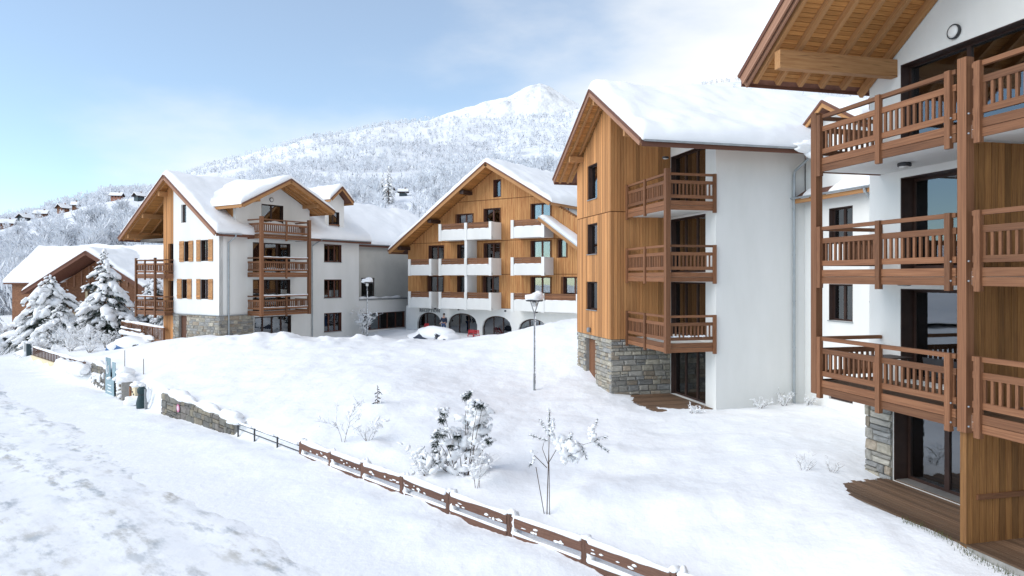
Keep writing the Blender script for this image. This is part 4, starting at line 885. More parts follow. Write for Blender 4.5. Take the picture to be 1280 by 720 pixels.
fc = bpy.data.curves.new('sign_lettering', 'FONT'); fc.body = 'RECEPTION'; fc.size = .42; fc.extrude = .03; fc.align_x = 'CENTER'; fc.align_y = 'CENTER'; fc.space_character = 1.08
fc.materials.append(M['greymetal']); fo = link('sign_text', fc, bC, Matrix.Translation(WC.P(-7.1, 3.62, .09)) @ Matrix.Rotation(R(90), 4, 'X')); tm = bpy.data.meshes.new_from_object(fo.evaluated_get(bpy.context.evaluated_depsgraph_get())); bpy.data.objects.remove(fo); link('sign_lettering', tm, bC, Matrix.Translation(WC.P(-7.1, 3.62, .09)) @ Matrix.Rotation(R(90), 4, 'X'))
# roof
rC = gable_roof(bC, 'y', 0, 14, 0, ZR, XL, ZL, XR, ZRr, t=.22, snow=.5, soffit=(1.55, .16, (0, 1)), barge='beam', seed=15, bsize=(.08, .34), eave_board='beam')
for x in (-2.6, -6.1, -9.6): beam('bracket_beam', 'frame', rC, (x, .1, ruC(x)-.28), (x, 1.4, ruC(x)-.28), .4, .3)
b = MB(); wall_panel(b, Wall((5.75, 0, 0), (0, 1, 0), (1, 0, 0)), 1.5, 13, 8, 12.3, (), (), t=.3); wall_panel(b, Wall((0, 12, 0), (1, 0, 0), (0, 1, 0)), -9.6, 11.7, .6, 15.5, (), [(sR, 1, ZR-.3), (-sL, 1, ZR-.3)], t=.2); b.build('upper_wall', M['white'], bC)
# lower roof at its right
b = MB(); lw = .18; s2 = (11.22-8.7)/(8.6-5.05)
b.prism([(5.05, -.05, 11.22), (10, -.05, 11.22-4.95*s2), (10, -.05, 11.02-4.95*s2), (5.05, -.05, 11.02)], (0, 9, 0)); lr = b.build('low_roof', M['dark_barge'], bC)
beam('bargeboard', 'beam', lr, (5.0, -.09, 11.10), (10, -.09, 11.10-5*s2), .07, .3, (s2, 0, 1)); beam('verge_trim', 'zinc', lr, (5.0, -.12, 11.26), (10, -.12, 11.26-5*s2), .05, .06, (s2, 0, 1))
nx_, ny_ = 30, 40; U, V_ = np.meshgrid(np.linspace(0, 1, nx_), np.linspace(0, 1, ny_)); xs = 5.05+4.9*U; ys = -.05+8.9*V_
e = np.minimum(np.minimum(U*12, 99), V_*20); pr = np.sqrt(np.clip(1-(1-np.clip(e, 0, 1))**2, 0, 1)); zs = 11.23-(xs-5.05)*s2+pr*(.3+.12*fbm(xs*.7, ys*.7, 3))
i = np.arange(nx_*ny_).reshape(ny_, nx_); F = np.stack([i[:-1, :-1].ravel(), i[:-1, 1:].ravel(), i[1:, 1:].ravel(), i[1:, :-1].ravel()], 1)
o = np_mesh('roof_snow', np.stack([xs.ravel(), ys.ravel(), zs.ravel()], 1), F, M['roof_snow'], par=lr, smooth=True); o['kind'] = 'stuff'
# white balconies: parapet with piers and an inset board
def cbal(x0, x1, T, mids=(), ret='r', yb=0.0):
    B_ = T-1.40; b = MB(); pw = .26
    b.box(x0, x1, yb, YW, B_, B_+.2)                                             # slab
    b.box(x0+pw, x1-pw, yb, yb+.14, B_+.2, B_+.86)                                 # low wall
    for x in (x0, x1-pw): b.box(x, x+pw, yb-.03, yb+.16, B_-.04, T)
    for x in mids: b.box(x-pw/2, x+pw/2, yb-.04, yb+.17, B_-.06, T)
    b.box(x1-.16, x1, yb+.16, YW, B_+.2, T-.02); b.box(x0, x0+.16, yb+.16, YW, B_+.2, T-.02)
    o = b.build('balcony', M['white'], bC)
    xs_ = [x0+pw, *[q for m_ in mids for q in (m_-pw/2, m_+pw/2)], x1-pw]
    for k in range(0, len(xs_), 2):
        for q in range(3): beam('parapet_board', 'rail', o, (xs_[k]+.02, yb+.07, T-.08-.165*q), (xs_[k+1]-.02, yb+.07, T-.08-.165*q), .04, .15)
        sm = MB(); n = 9; sm.tube([(xs_[k]+.1+(xs_[k+1]-xs_[k]-.2)*i/n, yb+.1, B_+.87) for i in range(n+1)], [.05+.025*math.sin(i*2.1+T+k) for i in range(n+1)], 6); q = sm.build('parapet_snow', M['clump_snow'], o, smooth=True); q['kind'] = 'stuff'
    return o
for T in (11.05, 8.13, 5.33):
    cbal(-4.95, .55, T, (-2.07,)); 
    if T < 10: cbal(-8.42, -5.75, T)
cbal(2.42, 5.5, 11.05); cbal(2.42, 5.5, 8.13); cbal(2.42, 8.5, 5.33, (5.35,))
b = MB(); b.box(-2.2, -1.94, .02, YW-.01, 3.95, 9.68); b.build('party_wall', M['white'], bC)
b = MB()
for x in (-3.6, -6.2, 1.2, 4.2): b.lathe([(.02, 0), (.09, -.03), (.09, -.12), (.04, -.16)], (x, 1.0, 3.92), 10)
b.build('spot_lamp', M['darkmetal'], bC)

# ------------------------------------------------------------------ E: chalet behind the conifers
bE = thing('chalet', 'brown timber chalet with wide snowy roof behind the snow laden conifers', 'chalet', (-46.8, 77, -.45), R(-12))
b = MB(); we = Wall((0, 0, 0), (1, 0, 0), (0, -1, 0)); cle = [(.53, 1, 9.4+.53), (-.53, 1, 9.4-.53)]
wall_panel(b, we, -6.5, 7.0, 3.4, 9.5, [(-1.6, .9, 3.8, 5.4), (2.4, 3.6, 3.6, 5.4)], cle, t=.3); wall_panel(b, Wall((-6.5, 0, 0), (0, 1, 0), (-1, 0, 0)), .3, 10, 0, 6, (), (), t=.3); wall_panel(b, Wall((7, 0, 0), (0, 1, 0), (1, 0, 0)), .3, 10, 0, 6, (), (), t=.3)
b.build('timber_wall', M['rail'], bE)
b = MB(); wall_panel(b, we, -6.5, 7.0, -.3, 3.4, [(-3.2, -2.0, .3, 2.4), (3, 4.2, .3, 2.4)], (), t=.3, d=.04); wall_panel(b, we, -1.59, 2.39, 3.6, 5.6, [(-1.3, -.3, 3.7, 5.4)], (), t=.1, d=-.0); b.build('rendered_wall', M['cream'], bE)
for h in ((-3.2, -2.0, .3, 2.4), (3, 4.2, .3, 2.4), (2.4, 3.6, 3.6, 5.4)): window(bE, we, *h, recess=.15, n=2, curtain=0, m='redframe')
b = MB(); b.box(-5.5, 5.5, -1.5, -.05, 3.1, 3.3); eb = b.build('balcony', M['rail'], bE)
for zz in (3.55, 3.9, 4.25): beam('rail_board', 'rail', eb, (-5.5, -1.5, zz), (5.5, -1.5, zz), .06, .2)
for x in (-5.4, 0, 5.4): beam('balcony_post', 'rail', eb, (x, -1.45, 0), (x, -1.45, 4.4), .15, .15, (0, 1, 0))
for k in range(12): beam('roof_timber', 'barge', bE, (-6+1.0*k, -.06, 5.95), (-6+1.0*k, -.06, min(9.1, 9.35-.53*abs(-7+1.0*k))), .16, .08, (0, 1, 0)) if 9.35-.53*abs(-7+1.0*k) > 6.1 else None
gable_roof(bE, 'y', -2.6, 4, 1.0, 9.85, -7.4, 5.4, 9.2, 5.4, t=.25, snow=.55, barge='greybarge' if 'greybarge' in M else 'dark_barge', seed=18, bsize=(.08, .4))
gable_roof(bE, 'x', -13, 7.8, 4.8, 10.55, .12, 6.45, 9.6, 6.45, t=.25, snow=.5, seed=19)
b = MB(); wall_panel(b, Wall((-12.2, 0, 0), (0, 1, 0), (-1, 0, 0)), .5, 9.0, 0, 10.3, (), [(.876, 1, 10.1+.876*4.8), (-.876, 1, 10.1-.876*4.8)], t=.3); wall_panel(b, Wall((0, .5, 0), (1, 0, 0), (0, -1, 0)), -11.9, -6.5, 0, 6.3, (), (), t=.3); b.build('wing_wall', M['rail'], bE)

# ------------------------------------------------------------------ hills and the peak
def interp(px, tab): return np.interp(px, [t[0] for t in tab], [t[1] for t in tab])
NEAR = [(-1500, 300), (-400, 300), (-100, 304), (0, 289), (60, 272), (130, 254), (200, 249), (260, 249), (350, 248), (450, 243), (600, 232), (720, 224), (900, 206), (1100, 196), (1500, 190), (3000, 230)]
FAR = [(-1500, 300), (-300, 290), (-60, 302), (60, 284), (150, 264), (200, 240), (246, 216), (290, 203), (330, 190), (400, 172), (453, 160), (525, 149), (567, 147), (640, 146), (690, 143), (723, 137), (800, 122), (900, 106), (1000, 100), (1200, 96), (1500, 92), (3000, 160)]
PEAK = [(430, 200), (520, 158), (560, 142), (585, 135), (600, 130), (622, 126), (640, 119), (652, 112), (664, 107), (675, 104.5), (684, 107), (693, 112), (706, 120), (723, 130), (750, 140), (790, 152), (850, 170)]
def hill_z(px, Y):
    e1 = (346-interp(px, NEAR))/853; e2 = (346-interp(px, FAR))/853
    s1 = sstep(95, 290, Y)**1.15; s2 = sstep(290, 800, Y)
    z1 = .3*(1-s1) + (6.6+Y*e1)*s1; z = z1*(1-s2)+(6.6+Y*e2)*s2
    x = (px-640)/853*Y
    z = z + sstep(110, 250, Y)*(5.5*fbm(x*.012+5, Y*.012, 4)) + sstep(300, 600, Y)*(14*fbm(x*.008+9, Y*.006+2, 4))*(1-sstep(700, 800, Y)*.7)
    return z - sstep(800, 1300, Y)*Y*.10
ph = np.concatenate([np.linspace(-100, -40, 60), np.linspace(-39.8, 39.8, 330), np.linspace(40, 75, 40)]); rad = np.concatenate([np.linspace(92, 300, 90), np.geomspace(302, 1300, 120)])
PH, RD = np.meshgrid(np.radians(ph), rad)
PXG = np.clip(640+853*np.tan(np.clip(PH, -1.3, 1.3)), -1500, 3000); YE = RD*np.maximum(np.cos(PH), .6)
HX, HY = RD*np.sin(PH), RD*np.cos(PH)
M['hill_snow'] = mat('hill_snow', (.86, .88, .91), (.70, .73, .77), .8, .02, 8, coord='World', lo=.45, hi=.75, bump=.6, bscale=.08, dist=3)
grid_mesh('hill', HX, HY, hill_z(PXG, YE) + .0, M['hill_snow'], kind='structure')
M['peak_snow'] = mat('peak_snow', (.90, .92, .94), (.50, .52, .56), .8, .007, 10, coord='World', lo=.53, hi=.70, bump=1.0, bscale=.014, dist=40)
pxs = np.linspace(430, 850, 260); Ys = np.linspace(1500, 3400, 150); PP, YY = np.meshgrid(pxs, Ys)
E3 = (346-interp(PP, PEAK))/853; rise = sstep(1300, 2500, YY)*.62+.38*sstep(2200, 2600, YY); XX = (PP-640)/853*2550 + (PP-640)/853*(YY-2550)*.6
rdg = fbm(XX*.0035, YY*.002, 6)
ZP = 6.6+YY*E3*rise + 75*rdg*np.sin(np.clip((YY-1500)/1050, 0, 1)*math.pi)**.7 + 12*np.abs(fbm(XX*.012, YY*.006, 4)) - sstep(2600, 3400, YY)*600
grid_mesh('mountain', XX, YY, ZP, M['peak_snow'], kind='structure')

# ------------------------------------------------------------------ frosted woods on the slope
def frosted(name, P, H, n_sl, seed, wk=.022, frost=.74, spread=.42):
    """P (n,3) foot points, H (n,) heights: bare trees made of many fine rimed twigs"""
    g = np.random.default_rng(seed); n = len(P); N = n*n_sl
    t = np.repeat(np.arange(n), n_sl); h = H[t]
    u = g.random(N)**.75; az = g.random(N)*2*np.pi
    lobes = 1+.35*np.sin(az*3+g.random(n)[t]*6.28)*g.random(n)[t]
    rr = np.sqrt(g.random(N))*spread*h*lobes*np.sin(np.pi*np.clip(.16+.80*u, 0, 1))
    base = np.stack([np.cos(az)*rr*.62, np.sin(az)*rr*.62, h*(.12+.74*u)], 1) + P[t]
    el = .25+1.0*g.random(N); L = h*(.13+.17*g.random(N)); az2 = az+g.normal(0, .7, N)
    d = np.stack([np.cos(az2)*np.cos(el), np.sin(az2)*np.cos(el), np.sin(el)], 1)*L[:, None]
    side = np.stack([-np.sin(az2+g.normal(0, .8, N)), np.cos(az2), g.normal(0, .5, N)], 1); side /= np.linalg.norm(side, axis=1)[:, None]; wd = (h*wk*(.6+.8*g.random(N)))[:, None]
    A = base-side*wd; B = base+side*wd; C = base+d+side*wd*.55; D = base+d-side*wd*.55
    mi = (g.random(N) > frost*(.75+.45*u)).astype(int)
    # trunks: 3-sided
    a = np.array([0, 2.1, 4.2]); r0 = H*.018
    T0 = np.stack([P[:, None, 0]+np.cos(a)*r0[:, None], P[:, None, 1]+np.sin(a)*r0[:, None], np.repeat(P[:, 2:3]-.5, 3, 1)], 2); T1 = np.stack([P[:, None, 0]+np.cos(a)*r0[:, None]*.4, P[:, None, 1]+np.sin(a)*r0[:, None]*.4, np.repeat(P[:, 2:3]+.7*H[:, None], 3, 1)], 2)
    V = np.concatenate([np.stack([A, B, C, D], 1).reshape(-1, 3), np.concatenate([T0, T1], 1).reshape(-1, 3)])
    F = np.arange(4*N).reshape(N, 4); k = 4*N+np.arange(n)[:, None]*6
    TF = np.concatenate([np.concatenate([k+i, k+(i+1) % 3, k+3+(i+1) % 3, k+3+i], 1) for i in range(3)])
    o = np_mesh(name, V, np.concatenate([F, TF]), [M['frost'], M['twig']], np.concatenate([mi, np.ones(len(TF), int)]))
    o['kind'] = 'stuff'; return o
def hill_pts(n, y0, y1, seed, dens):
    g = np.random.default_rng(seed); px = g.uniform(-260, 1150, n); Y = 1/g.uniform(1/y1, 1/y0, n)
    x = (px-640)/853*Y; keep = (g.random(n) < dens(px, Y, x)) & clear(px, Y); px, Y, x = px[keep], Y[keep], x[keep]
    return np.stack([x, Y, hill_z(px, Y)-.2], 1), g
HOUSES = [('dark chalet with wide snowy roof at the left edge of the hillside', 8, 281, 26, 18, 5, 6, 24, 'rail'), ('dark chalet with two gables right of the one at the left edge', 30, 270, 16, 14, 5, 5, 80, 'sign_dark'), ('small dark chalet with a long snowy roof beside the two gabled one', 52, 268, 20, 12, 4, 4.5, 12, 'rail'), ('dark brown chalet on the ridge above the conifers', 79, 254, 16, 14, 6, 5, 70, 'rail'), ('narrow dark chalet on the ridge right of the dark brown one', 94, 250, 8, 9, 6, 4, 10, 'rail'), ('reddish chalet with flat snowy roof high on the ridge', 146, 246, 18, 12, 5, 3.5, 8, 'red_render'), ('dark chalet on the ridge nearest the big gable overhang', 174, 247, 14, 13, 5, 4, 60, 'sign_dark'), ('grey house half hidden in the woods above the link block', 504, 241, 15, 10, 4, 3, 5, 'sign_dark'), ('small snowy barn in the woods left of the grey house', 487, 236, 12, 9, 4, 3, -15, 'rail')]
HSPOT = []
for h_ in HOUSES:
    px_, py_ = float(h_[1]), h_[2]+4
    Yr = np.arange(150., 330., 1.); pr = 346-(hill_z(np.full(len(Yr), px_), Yr)-6.6)*853/Yr; Y_ = float(Yr[int(np.argmax(pr <= py_))] if (pr <= py_).any() else Yr[int(np.argmin(pr))]); HSPOT.append((px_, Y_))
def clear(px, Y):
    k = np.ones(len(px), bool)
    for a, c in HSPOT: k &= ~((np.abs(px-a) < 11) & (Y > c-16) & (Y < c+10))
    return k
dn = lambda px, Y, x: np.clip(.75+1.5*fbm(x*.03+1, Y*.03, 3), 0, 1)*(((px-640)/853*Y < -62) | (Y > 112))
P_, g_ = hill_pts(1500, 104, 190, 31, dn); frosted('woods', P_, g_.uniform(5, 9.5, len(P_)), 250, 41, .013, .90)
P_, g_ = hill_pts(2300, 190, 330, 32, dn); H_ = g_.uniform(5, 9.5, len(P_)); PX_ = P_[:, 0]/P_[:, 1]*853+640; SH_ = np.zeros(len(P_), bool)
for a, c in HSPOT: SH_ |= (np.abs(PX_-a) < 16) & (P_[:, 1] > c-45) & (P_[:, 1] < c+20)
H_ *= np.where(SH_, .5, np.where((PX_ < 270) & (P_[:, 1] > 230), .55, 1)); frosted('woods', P_, H_, 130, 42, .019, .88)
df = lambda px, Y, x: np.clip(.95-.9*sstep(330, 800, Y)+1.8*fbm(x*.012+3, Y*.012, 3), .05, 1)*(1-.72*sstep(120, 440, px-640+ (346-interp(px, FAR))*0)*0)
P_, g_ = hill_pts(6500, 330, 560, 33, df); frosted('woods', P_, g_.uniform(4.5, 9, len(P_)), 60, 43, .028, .90)
P_, g_ = hill_pts(5200, 560, 840, 34, lambda px, Y, x: np.clip(.40+2.2*fbm(x*.01+3, Y*.012, 3), .03, 1)); frosted('woods', P_, g_.uniform(3, 7, len(P_)), 34, 44, .040, .80)

# ------------------------------------------------------------------ conifers loaded with snow
def pad(mb, p, d, L, w_, h, seed):
    """a snow pad: an ellipsoid lying along direction d"""
    n0 = len(mb.v); mb.blob((0, 0, 0), (L, w_, h), seed, 0, .55, 2 if L > .1 else 1)
    ax = Vector(d).normalized(); y = Vector((0, 0, 1)).cross(ax); y = y.normalized() if y.length > .01 else Vector((1, 0, 0)); z = ax.cross(y)
    for i in range(n0, len(mb.v)): v = mb.v[i]; mb.v[i] = tuple(p + ax*v[0] + y*v[1] + z*v[2])
def conifer(label, x, y, z, h, rad, seed, snow=1.0, group=None, name='conifer', droop=.45, low=.08, nb=None, nk=34, big=1.0, lean=0.0, lite=False):
    rr = random.Random(seed); t = thing(name, label, 'conifer', (x, y, z), rr.uniform(0, 6), group); shape_ = [rr.uniform(-.25, .25) for _ in range(5)]
    b = MB(); b.tube([(0, 0, -.3), (lean*h*.3, 0, h*.5), (lean*h, 0, h*.93)], [h*.020, h*.013, .008], 7); b.build('trunk', M['bark'], t)
    nd, sn = MB(), MB(); nb = nb or int(26+h*9)
    for i in range(nb):
        f = low+(1-low)*((i+rr.uniform(-.4, .4))/nb); f = min(.985, max(low, f)); zz = h*f*.97; a = i*2.399+rr.gauss(0, .35)
        prof = (1-f)**.75*(1+shape_[int(f*4.99)])*(1+.28*math.sin(a*2+shape_[0]*20))
        L = max(.10*rad, rad*prof*rr.uniform(.6, 1.15)); dr = droop*rr.uniform(.7, 1.35); up = .18*rr.uniform(0, 1.2)
        ox = lean*h*f; pts = []
        for j in range(5):
            q = j/4; pts.append(Vector((ox+math.cos(a)*L*q*(1-.12*q), math.sin(a)*L*q*(1-.12*q), zz+L*(up*q-dr*q*q))))
        nd.tube(pts, [.010+.012*L, .018, .014, .010, .005], 3, 1, cap=False)
        for j in range(int(nk*min(1, L/rad+.25))+4):
            q = rr.uniform(.12, 1); i0 = min(3, int(q*4)); p = pts[i0].lerp(pts[i0+1], q*4-i0); tw = a+rr.choice((-1, 1))*rr.uniform(.2, 1.3); sp = L*.34*(.4+.8*math.sin(min(1, q*1.1)*math.pi))*rr.uniform(.5, 1.1)
            for m_ in range(1 if lite else 4):
                e = p+Vector((math.cos(tw)*sp*rr.uniform(.5, 1), math.sin(tw)*sp*rr.uniform(.5, 1), -rr.uniform(.2, 1.05)*sp)); wv = Vector((-math.sin(tw)*.5, math.cos(tw)*.5, rr.uniform(-.8, .8)))*(.012+.018*min(2, h/4))
                nd.face([p-wv, p+wv, e+wv*.2, e-wv*.2], 0); tw += rr.uniform(-.4, .4)
        if rr.random() < snow:
            for q, s_ in ((.36, .30), (.62, .36), (.88, .30)):
                if rr.random() < .15: continue
                i0 = min(3, int(q*4)); p = pts[i0].lerp(pts[i0+1], q*4-i0); d = pts[min(4, i0+1)]-pts[i0]; w_ = min(.62, s_*L*rr.uniform(.6, 1.15)*big*.95)
                pad(sn, p+Vector((rr.gauss(0, .05), rr.gauss(0, .05), w_*.20)), d, w_*1.0, w_*.72*rr.uniform(.7, 1.2), w_*.40, rr.random()*999)
        for j in range(0 if lite else int(5*snow)):
            q = rr.uniform(.3, 1); i0 = min(3, int(q*4)); p = pts[i0].lerp(pts[i0+1], q*4-i0); w_ = rr.uniform(.05, .12)*L*.5
            pad(sn, p+Vector((rr.gauss(0, .2)*L, rr.gauss(0, .2)*L, -rr.uniform(0, .16)*L)), (math.cos(a+rr.gauss(0, .8)), math.sin(a), -.5), w_*1.6, w_, w_*.6, rr.random()*999)
    pad(sn, Vector((lean*h, 0, h*.95)), (0, 0, 1), h*.035, h*.02, h*.02, seed)
    nd.build('crown', [M['needles'], M['bark']], t, recalc=False)
    o = sn.build('snow_load', M['clump_snow'], t, smooth=True, recalc=False); o['kind'] = 'stuff'
    return t
GC = 'snow laden conifers in front of the chalet'
conifer('tallest snow laden conifer, pointed, right in front of the chalet gable', -37.4, 62.6, gz(-37.4, 62.6)-.2, 8.8, 3.8, 1, 1, GC)
conifer('broad drooping snow laden conifer left of the tallest one', -43.3, 64, gz(-43.3, 64)-.2, 6.6, 4.9, 2, 1, GC, droop=.5)
conifer('snow laden conifer between the tallest one and the corner balconies', -34.2, 65, gz(-34.2, 65)-.2, 6.8, 3.3, 3, 1, GC)
conifer('snow laden conifer at the left edge beside the chalet wall', -52.6, 67, gz(-52.6, 67)-.2, 8.4, 3.0, 4, 1, GC)
conifer('small squat snow laden conifer below the chalet balcony', -40.4, 61, gz(-40.4, 61)-.2, 4.0, 2.4, 5, 1, GC)
conifer('low snow laden conifer under the left end of the chalet', -48.5, 62, gz(-48.5, 62)-.2, 3.6, 2.7, 6, 1, GC)
conifer('dark snow laden conifer just behind the balustrade by the timber corner', -31.0, 62.5, gz(-31, 62.5)-.2, 5.4, 2.4, 8, .9, GC)
for i, (px, Y, h) in enumerate(((486, 262, 15), (478, 300, 10), (655, 420, 15), (672, 430, 14), (690, 400, 14))):
    lab = ['lone dark conifer standing out in the rimed woods above the link roof', 'smaller dark conifer up the slope beside the lone tall one', 'leftmost of three dark conifers on the wooded slope over the reception roof', 'middle one of three dark conifers on the wooded slope over the reception roof', 'rightmost of three dark conifers on the wooded slope over the reception roof'][i]
    conifer(lab, (px-640)/853*Y, Y, float(hill_z(np.array([px*1.0]), np.array([Y*1.0]))[0])-.5, h, h*.30, 50+i, .8, 'dark conifers on the wooded slope', nk=22, lite=True, nb=120)

# ------------------------------------------------------------------ bare shrubs and saplings
def shrub(label, cat, x, y, h, seed, n=9, spread=.5, name='bare_shrub', group=None, frost=.75, clumps=6, cs=.1, rad=.012, depth=3, dark=.0, lean=0):
    rr = random.Random(seed); z = gz(x, y)-.05; t = thing(name, label, cat, (x, y, z), 0, group); st, fr = MB(), MB(); tips = []
    def grow(p, d, L, r, lv):
        pts = [p]; q = Vector(p)
        for i in range(3):
            d = (d+Vector((rr.gauss(0, .16), rr.gauss(0, .16), rr.gauss(.02, .1)))).normalized(); q = q+d*L/3; pts.append(q.copy())
        white = rr.random() < frost and lv > 0
        (fr if white else st).tube(pts, [r*(2.0 if white else 1), r*(1.8 if white else .8), r*(1.6 if white else .6), r*.4], 4, 0, cap=False)
        if not white and rr.random() < .8: fr.tube([v+Vector((0, 0, r*1.2)) for v in pts], [r*.9, r*.9, r*.9, r*.3], 4, 0, cap=False)
        tips.append(pts[-1])
        if lv < depth:
            for k in range(rr.choice((2, 3, 3))):
                a = rr.uniform(.3, .9); i = rr.choice((1, 2, 3)); dd = (d+Vector((rr.gauss(0, a), rr.gauss(0, a), rr.gauss(.05, .4)))).normalized()
                grow(pts[i], dd, L*rr.uniform(.45, .75), r*.62, lv+1)
    for i in range(n):
        a = 2*math.pi*i/n+rr.random(); s_ = spread*rr.uniform(.2, 1); d = Vector((math.cos(a)*s_+lean, math.sin(a)*s_, 1)).normalized()
        grow(Vector((math.cos(a)*.06, math.sin(a)*.06, 0)), d, h*rr.uniform(.4, .62), rad, 0)
    st.build('stem', M['bark'], t, recalc=False) if st.v else None
    for i in range(clumps*3):
        p = rr.choice(tips)+Vector((rr.gauss(0, cs), rr.gauss(0, cs), rr.gauss(0, cs*.6))); w_ = cs*rr.uniform(.15, .62)
        pad(fr, p, (rr.gauss(0, 1), rr.gauss(0, 1), rr.gauss(.3, .5)), w_*1.9, w_*.8, w_*.6, rr.random()*99)
    o = fr.build('snow_load', M['clump_snow'], t, smooth=True, recalc=False) if fr.v else None
    if o: o['kind'] = 'stuff'
    return t
for i, (px, Y, h, lab) in enumerate(((88, 57, 2.2, 'rimed bare shrub behind the picket fence, nearest the pale wall'), (112, 55, 2.0, 'rimed bare shrub above the far end of the street wall'), (132, 57, 1.6, 'rimed bare shrub below the tallest conifer'), (70, 60, 2.4, 'rimed bare shrub between picket fence and low conifer'), (50, 58, 1.4, 'rimed bare shrub beside the dark gate pillar'), (104, 60, 2.4, 'tallest rimed bare shrub, in front of the small squat conifer'), (150, 61, 1.3, 'rimed bare shrub by the left end of the balustrade'), (12, 66, 2.5, 'rimed bare shrub at the left edge behind the snowed in cars'), (192, 59, 1.0, 'low rimed bare shrub in front of the balustrade'))):
    x = (px-640)/853*Y; shrub(lab, 'shrub', x, Y, h, 60+i, 11, .8, 'bare_shrub', 'rimed shrubs along the garden', .86, 22, .13, .02)
shrub('thin bare sapling with snow on its twigs above the fence', 'sapling', -6.08, 24.68, 1.75, 81, 3, .35, 'sapling', None, .72, 10, .09, .014)
shrub('low snowy twigs beside the thin bare sapling', 'shrub', -5.1, 24.2, 1.0, 82, 6, .9, 'bare_shrub', None, .85, 10, .12, .009)
conifer('tiny conifer tip poking out of a snow hump', -5.46, 27.72, gz(-5.46, 27.72)-.15, .95, .32, 84, .7, name='young_conifer', nk=16, nb=16)
def smothered():
    """a many stemmed young pine: needle sprays looking out of heaped snow"""
    x0, y0 = -1.45, 20.6; z0 = gz(x0, y0)-.1; rr = random.Random(77); t = thing('young_pine', 'young pine smothered in snow with dark green sprays showing in the middle of the lawn', 'young tree', (x0, y0, z0))
    st, nd, sn = MB(), MB(), MB()
    spots = [(.05, 2.42, .20), (.14, 2.55, .12), (.42, 2.28, .22), (.58, 2.25, .16), (.38, 1.95, .36), (.14, 1.72, .26), (.45, 1.70, .30), (.58, 1.40, .26), (.44, 1.38, .22), (-.62, 1.98, .20), (-.66, 1.76, .18), (-.66, 1.42, .30), (-.90, .95, .16), (-.88, .72, .16), (-.80, .52, .26), (-1.24, .50, .22), (-.40, .98, .16), (-.92, 1.2, .14), (.75, 1.15, .16), (-.2, 1.3, .16), (.1, .8, .14)]
    for sx_, sz_, r_ in spots:
        sy_ = rr.uniform(-.35, .35); c = Vector((sx_, sy_, sz_)); root = Vector((sx_*.25, sy_*.3, 0)); m_ = root.lerp(c, .55)+Vector((0, 0, .12))
        st.tube([root, m_, c], [.016, .011, .005], 5)
        for k in range(int(230*r_/.2)):
            d = Vector((rr.gauss(0, 1), rr.gauss(0, 1), rr.gauss(.1, .8))).normalized(); p = c+d*r_*rr.random()**.7*.55; e = p+(d+Vector((0, 0, -.25)))*.10; wv = Vector((rr.gauss(0, 1), rr.gauss(0, 1), rr.gauss(0, 1))).normalized()*.011
            nd.face([p-wv, p+wv, e])
        for k in range(6):
            w_ = r_*rr.uniform(.25, .5); pad(sn, c+Vector((rr.gauss(0, r_*.5), rr.gauss(0, r_*.5), r_*rr.uniform(.1, .6))), (rr.gauss(0, 1), rr.gauss(0, 1), rr.gauss(-.2, .4)), w_*1.3, w_*.8, w_*.55, rr.random()*99)
    for k in range(62):                             # heaped snow held between the boughs
        q = rr.random()**.8; zz = 2.15*q; wd = .78*(1-q)**.6+.10; cx = -.15+.45*q+rr.uniform(-1, 1)*wd; w_ = rr.uniform(.08, .21)*(1.15-.4*q)
        pad(sn, Vector((cx, rr.uniform(-.6, .45)*wd+.18, zz)), (rr.gauss(0, 1), rr.gauss(0, .6), rr.gauss(-.3, .5)), w_*1.35, w_, w_*.75, rr.random()*99)
    st.build('stem', M['bark'], t, recalc=False); nd.build('foliage', M['needles'], t, recalc=False); o = sn.build('snow_load', M['clump_snow'], t, smooth=True, recalc=False); o['kind'] = 'stuff'
smothered()
shrub('snowy bare twigs in front of the young drooping conifer', 'shrub', -1.0, 19.6, 1.3, 86, 6, .5, 'bare_shrub', None, .75, 14, .11, .008)
shrub('snowy bush at the foot of the young drooping conifer by the fence', 'shrub', -2.6, 20.7, .9, 87, 9, 1.0, 'bare_shrub', None, .88, 22, .15, .01)
# the sapling nearest the fence: stakes, needled leader, a heavy lump of snow bending its right bough
sx, sy = .90, 17.6; sz = gz(sx, sy)-.05
t = thing('staked_sapling', 'staked sapling bent under a big lump of snow beside the fence', 'sapling', (sx, sy, sz))
b = MB(); b.tube([(0, 0, 0), (.02, 0, .8), (.05, 0, 1.7), (.08, 0, 2.75)], [.014, .012, .010, .004], 6); b.tube([(.03, 0, 1.35), (.25, -.05, 1.75), (.55, -.05, 1.95), (.95, 0, 1.85), (1.3, 0, 1.95)], [.010, .009, .008, .006, .003], 5); b.tube([(.0, 0, 1.25), (-.3, 0, 1.55), (-.38, 0, 1.62)], [.012, .009, .004], 5); b.tube([(.05, 0, 1.3), (-.12, -.02, 1.75), (-.05, 0, 2.0)], [.010, .008, .004], 5); b.build('trunk', M['bark'], t)
for p0, p1 in (((-.06, .05, 0), (-.28, .08, 1.25)), ((.07, -.03, 0), (.05, -.03, 1.6))): b = MB(); b.tube([p0, p1], .010, 6); b.build('stake', M['bark'], t)
rr = random.Random(5); nd = MB(); fr = MB()
